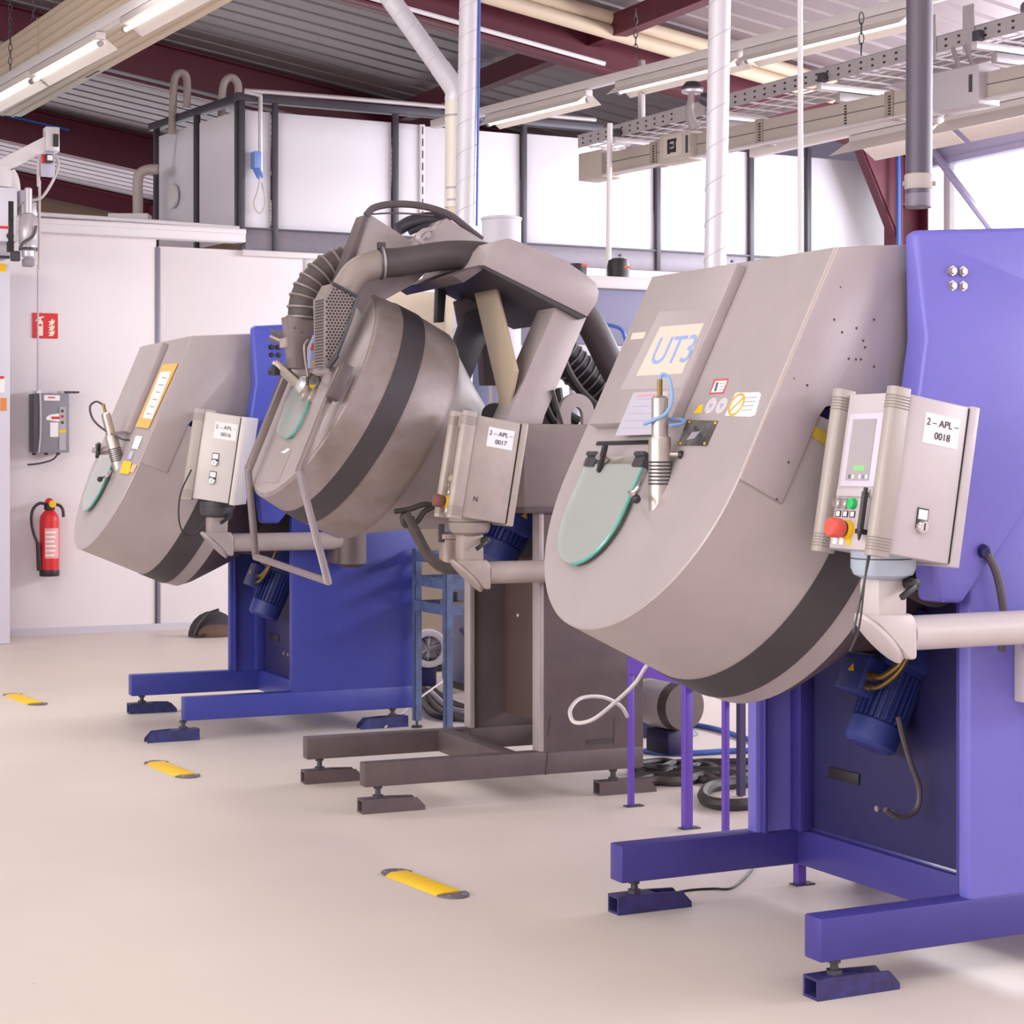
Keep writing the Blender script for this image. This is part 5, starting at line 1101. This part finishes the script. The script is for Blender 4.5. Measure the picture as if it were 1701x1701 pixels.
# goose-neck vent pipes on the booth roof
def goose(pts, r, label, d):
    return tag(MB().tube([at(u, v, d) for u, v in pts], r, 14, k=6).build('vent_pipe', mat('vent_pipe_grey', '#bdb0ac', .45)), label, 'vent pipe')
goose([(286, 222), (287, 180), (289, 140), (293, 125), (301, 121), (309, 127), (311, 145), (310, 180)], .036, 'goose-neck vent pipe on the booth roof, left of the pair', 17.9)
goose([(368, 195), (369, 160), (372, 140), (379, 130), (388, 130), (395, 140), (396, 160), (396, 185)], .036, 'goose-neck vent pipe on the booth roof, right of the pair by the corner', 17.6)
goose([(229, 368), (229, 330), (229, 300), (233, 288), (245, 282), (262, 281)], .048, 'bent grey vent pipe coming out of the booth side above the partition', 17.8)
MBx = MB(); MBx.ob(at(216, 362, 17.6), (.18, 0, 0), (0, .1, 0), (0, 0, .03)); tag(MBx.build('roof_plate', white), 'pale plate lying on the partition top beside the bent pipe', 'plate')

# ------------------------------------------------------------------ lamps, tray and busbar under the roof
def atz(u, v, z): return at(u, v, (z - EYE) * FPX / (HOR - v))
def light_run(label, rail, lums, z, rw=.07, k_=1.0):
    a, b = atz(*rail[0], z), atz(*rail[1], z); d = (b - a).normalized(); side = d.cross(V((0, 0, 1))).normalized()
    t = thing('light_rail', label, 'lamp rail', a)
    MB().bar(V((0, 0, 0)), b - a, rw, rw).build('rail', mat('rail_white', '#d8d0d0', .45), t, .004)
    for i, (p0, p1) in enumerate(lums):
        # place luminaires along the rail by their distance
        s0, s1 = (a.lerp(b, p0) - a), (a.lerp(b, p1) - a); o = V((0, 0, -rw / 2 - .03)) 
        body = MB().bar(s0 + o, s1 + o, .07, .05).build('luminaire', mat('lamp_body', '#cfc6c4', .45), t, .004)
        rfm = MB(); Ls = s1 - s0
        for sg_ in (-1, 1):
            e0 = o + side * sg_ * .03 + V((0, 0, -.02)); e1 = o + side * sg_ * .12 * k_ + V((0, 0, -.02 - .065 * k_))
            rfm.prism([s0 + e0, s1 + e0, s1 + e1, s0 + e1], side * sg_ * .004)
        rfm.build('reflector', mat('reflector_white', '#e3dbd6', .35), body)
        MB().cyl(s0 + o + V((0, 0, -.055)) + d * .03, s1 + o + V((0, 0, -.055)) - d * .03, .015, n=10).build('fluorescent_tube', tube_on, body)
        for s_ in (s0, s1): MB().cyl(s_ + o + V((0, 0, -.055)) + d * (.0 if s_ is s0 else -.03), s_ + o + V((0, 0, -.055)) + d * (.03 if s_ is s0 else .0), .022, n=12).build('lamp_holder', galv, body)
    return t, a, b, d
light_run('white lamp rail with lit tubes below the beige duct at top left', ((-60, 174), (330, -50)), [(.02, .36), (.37, .66), (.75, 1.0)], 4.5)
light_run('long white lamp rail crossing the roof in the middle', ((720, 207), (1600, -18)), [(.14, .37), (.43, .66), (.67, .93)], 4.5)
light_run('white lamp rail with wide reflectors before the bright window', ((1250, 255), (1780, 137)), [(.36, .64), (.66, .99)], 4.0, .07, 1.9)
# beige duct
a, b = atz(-60, 186, 4.75), atz(420, -110, 4.75); d = (b - a); dn = d.normalized(); up = V((0, 0, 1)); sd = up.cross(dn).normalized()
if sd.y < 0: sd = -sd
bd = thing('air_duct', 'large beige ribbed air duct running above the lamps at top left', 'duct', a)
MB().prism([V((0, 0, 0)), d, d + up * .40, up * .40], sd * .55).build('duct_body', beige, bd, .01)
for k in range(5):
    zz = .05 + k * .075; MB().bar(-sd * .003 + up * zz, d - sd * .003 + up * zz, .012, .02).build('duct_ridge', mat('duct_ridge', '#c9b6a0', .55), bd); MB().bar(sd * (.06 + k * .1) - up * .003, d + sd * (.06 + k * .1) - up * .003, .02, .012).build('duct_ridge', mat('duct_ridge', '#c9b6a0', .55), bd)
p = d * .33 + sd * .5; MB().ob(p - up * .004, dn * .16, sd * .012, up * .004).build('dark_tear', dkgrey, bd)
MB().ob(d * .345 - sd * .006 + up * .2, dn * .006, sd * .004, up * .2).build('duct_joint', mat('duct_ridge', '#c9b6a0', .55), bd)
# hanging chains
def chain(label, u, v0, v1, depth, r=.016):
    t = thing('chain', label, 'chain', at(u, v1, depth)); L_ = at(u, v0, depth).z - at(u, v1, depth).z; n = max(3, int(L_ / .05))
    for i in range(n):
        c = V((0, 0, L_ * (i + .5) / n)); hh = L_ / n * .62; w_ = .014
        ax = V((1, 0, 0)) if i % 2 else V((0, 1, 0))
        pts = [c + ax * math.cos(q) * w_ + V((0, 0, math.sin(q) * hh)) for q in [2 * PI * k / 10 for k in range(11)]]
        MB().tube(pts, .004, 5, False).build('chain_link', dkgrey, t)
chain('chain holding the lamp rail at the far top left', 17, -5, 118, 15.6)
chain('thin chain beside the beige duct at top left, second from the edge', 55, -5, 50, 17.2)
chain('short chain carrying the cable tray between the two white ducts', 1431, 22, 90, 11.3)
chain('chain holding the middle lamp rail', 1056, 15, 98, 14.2)
# cable tray
za = 4.0; a, b = atz(960, 246, za), atz(1760, 34, za); d = b - a; dn = d.normalized(); sd = up.cross(dn).normalized()
if sd.y < 0: sd = -sd
ct = thing('cable_tray', 'perforated grey cable tray hanging across the hall at upper right', 'cable tray', a); LN = d.length
near = MB().prism([V((0, 0, 0)), d, d + up * .10, up * .10], sd * .004).build('side_rail', tray_m, ct)
MB().prism([sd * .46, d + sd * .46, d + sd * .46 + up * .10, sd * .46 + up * .10], sd * .004).build('side_rail', tray_m, ct)
MB().bar(up * .1, d + up * .1, .02, .004).build('rail_lip', tray_m, ct)
hl = MB(); k = 0
while k * .115 + .1 < LN:
    for z_ in (.03, .07): hl.ob(dn * (k * .115 + .08) + up * z_ - sd * .001, dn * .011, sd * .001, up * .007)
    k += 1
hl.build('rail_holes', black, ct)['kind'] = 'stuff'
k = 0
while k * .2 + .1 < LN:
    MB().bar(dn * (k * .2 + .1) + up * .006, dn * (k * .2 + .1) + sd * .46 + up * .006, .02, .008).build('tray_rung', galv_lt, ct); k += 1
for q in (.12, .23, .34): MB().bar(sd * q + up * .012, d + sd * q + up * .012, .012, .006).build('tray_wire', galv_lt, ct)
bp0 = dn * (LN * .46); MB().ob(dn * LN * .30 + up * .05 - sd * .003, dn * .2, sd * .004, up * .055).build('splice_plate', tray_m, ct)
for q in (.80, .86): MB().ob(dn * LN * q + up * .10 - sd * .006, dn * (.05 if q > .82 else .03), sd * .003, up * .14).build('clip_plate', tray_m, ct)
for q in (.12, .36, .60, .88):
    c = dn * (LN * q)
    MB().bar(c - sd * .06 - up * .03, c + sd * .62 - up * .03, .05, .045, up).build('tray_bracket', galv_lt, ct, .003)
    MB().bar(c + sd * .1 - up * .09, c + sd * .55 - up * .09, .05, .06, up).build('tray_bracket', galv, ct, .003)
    MB().ob(c - sd * .03 + up * .03, dn * .03, sd * .02, up * .03).build('clamp', dkgrey, ct, .003)
MB().bar(dn * (LN * .12) + up * .1 + sd * .2, dn * (LN * .12) + up * .62 + sd * .2, .05, .04, sd).build('hanger_profile', galv, ct, .003)
MB().lathe(dn * LN * .93 + up * .15 + sd * .1, dn, [(.045, 0), (.05, .02), (.05, .2), (.03, .24)], 16).build('tray_socket', mat('socket_grey', '#6b6170', .5), ct)
MB().tube([dn * LN * .955 + up * .12, dn * LN * .955 + up * .4, dn * LN * .94 + up * .7], .03, 9).build('tray_hose', greyhose, ct)
# busbar trunking
zb_ = 3.55; a, b = atz(968, 297, zb_), atz(1780, 136, zb_); d = b - a; dn = d.normalized(); sd = up.cross(dn).normalized(); LN = d.length
if sd.y < 0: sd = -sd
bu = thing('busbar_duct', 'warm grey busbar trunking with tap-off boxes below the cable tray', 'busbar', a)
def fr(u):  # fraction along by column
    P_ = hit(u, 200, up.cross(dn) , a); return (P_ - a).dot(dn)
def alongu(u):
    best = min(range(0, 1001), key=lambda i: abs(CXP + FPX * (a + d * (i / 1000)).x / (a + d * (i / 1000)).y - u)); return LN * best / 1000
MB().prism([V((0, 0, 0)), d, d + up * .155, up * .155], sd * .1).build('duct_body', busgrey, bu, .005)
MB().bar(-sd * .004 - up * .004, d - sd * .004 - up * .004, .03, .012).build('lower_flange', galv_lt, bu); MB().bar(-sd * .002 + up * .08, d - sd * .002 + up * .08, .004, .004).build('mid_groove', dkgrey, bu)
for u in (1086, 1262, 1478):
    s_ = alongu(u); j = MB().ob(dn * s_ + up * .077 + sd * .05, dn * .035, sd * .062, up * .085).build('joint_block', mat('joint_brown', '#9a8c84', .5), bu, .004)
    for q in range(7): MB().ob(dn * (s_ + .01) + up * (.02 + q * .018) - sd * .0125, dn * .012, sd * .001, up * .005).build('joint_slot', black, j)
for u in (1333, 1405):
    s_ = alongu(u); v_ = MB()
    for q in range(7): v_.ob(dn * s_ + up * (.02 + q * .018) - sd * .002, dn * .01, sd * .001, up * .005)
    v_.build('vent_slots', black, bu)
s0, s1 = alongu(968), alongu(1006); MB().ob(dn * (s0 + s1) / 2 + up * .08 + sd * .05, dn * (s1 - s0) / 2, sd * .09, up * .1).build('end_feed_box', busgrey, bu, .006)
s0, s1 = alongu(1108), alongu(1158); tb = MB().ob(dn * (s0 + s1) / 2 + up * .075 - sd * .01, dn * (s1 - s0) / 2, sd * .06, up * .10).build('tap_off_box', mat('tap_box_grey', '#bbb0a8', .45), bu, .006)
sm = alongu(1131); MB().ob(dn * sm + up * .085 - sd * .0725, dn * .10, sd * .003, up * .075).build('tap_cover', mat('tap_cover_grey', '#c5bab2', .45), tb, .003)
for du_, dz_, w_, h_ in ((-.04, .085, .012, .05), (.03, .085, .010, .045), (0, .125, .045, .010), (0, .055, .04, .014), (-.01, .09, .02, .012)):
    MB().ob(dn * (sm + du_) + up * dz_ - sd * .077, dn * w_, sd * .002, up * h_).build('tap_connector', black, tb)
MB().ob(dn * (sm + .15) + up * .08 - sd * .0715, dn * .012, sd * .002, up * .06).build('tap_slot', dkgrey, tb)
s0, s1 = alongu(1563), alongu(1640); tb = MB().ob(dn * (s0 + s1) / 2 + up * .08 + sd * .02, dn * (s1 - s0) / 2, sd * .09, up * .115).build('tap_off_box', mat('tap_box_lilac', '#b6adb4', .45), bu, .008)
MB().ob(dn * (s1 - .06) + up * .09 - sd * .0725, dn * .012, sd * .002, up * .05).build('tap_slot', dkgrey, tb)
for q in (.0, .1): MB().bar(dn * (s0 + .12 + q) + up * .19 + sd * .04, dn * (s0 + .02 + q) + up * .36 + sd * .08, .02, .02).build('hanger_strap', galv, bu)
# horn-shaped lamp near the first duct
c = at(1150, 150, 13.0); hl_ = thing('workshop_horn', 'dark cone-topped horn with curved grey arm beside the white duct', 'horn', c - V((0, 0, .26)))
k0 = V((0, 0, .26)); MB().lathe(k0, (0, 0, 1), [(.075, 0), (.078, .012), (.05, .05), (.045, .055), (0, .057)], 24).build('horn_cap', dkgrey, hl_)
MB().lathe(k0 - V((0, 0, .025)), (0, 0, 1), [(.04, 0), (.072, .008), (.074, .026), (0, .026)], 24).build('horn_rim', galv_lt, hl_)
MB().tube([k0 - V((.005, 0, .02)), k0 - V((.01, 0, .08)), k0 - V((.02, 0, .13)), k0 + V((-.01, 0, -.19)), k0 + V((.02, 0, -.26))], .034, 14, rf=lambda t: .6 + .5 * t).build('horn_arm', mat('horn_grey', '#9c9294', .45, .1), hl_)
MB().lathe(k0 + V((.05, 0, -.05)), (1, 0, -.3), [(.03, 0), (.04, .02), (.05, .07), (.03, .1)], 16).build('horn_body', dkgrey, hl_)
# beige twin pipes and white conduits along the first rafter
def on_roof(y, x, dz): return F3.w(x, y, roofz(x) - dz)
for k_, (dz, m_) in enumerate(((.14, beige), (.27, beige))):
    tag(MB().tube([on_roof(yb - .45, -8 , dz), on_roof(yb - .45, XR - 1.5, dz)], .065, 14, False).build('roof_pipe', m_), ['upper beige pipe running along the red rafter', 'lower beige pipe running along the red rafter'][k_], 'pipe')
tag(MB().tube([on_roof(yb - .14, -8, .47), on_roof(yb - .14, 5.6, .47)], .022, 8, False).build('rafter_conduit', white), 'white conduit fixed along the lower edge of the nearest red rafter', 'conduit')
tag(MB().tube([on_roof(yb + 4.76, -11, .47), on_roof(yb + 4.76, 6, .47)], .025, 8, False).build('rafter_conduit', galv), 'grey conduit along the second red rafter at the left', 'conduit')
cpart('rafter_cable', MB().tube([on_roof(yb + 9.66, -11, .2), on_roof(yb + 9.66, 3, .2)], .02, 8, False), bluehose_m)
tag(MB().tube([on_roof(yb + 9.2, -11, 1.4), on_roof(yb + 9.2, 5.2, 1.4)], .16, 12, False).build('roof_pipe', mat('far_pipe_tan', '#a08a78', .6)), 'tan pipe low behind the partition at the far left', 'pipe')
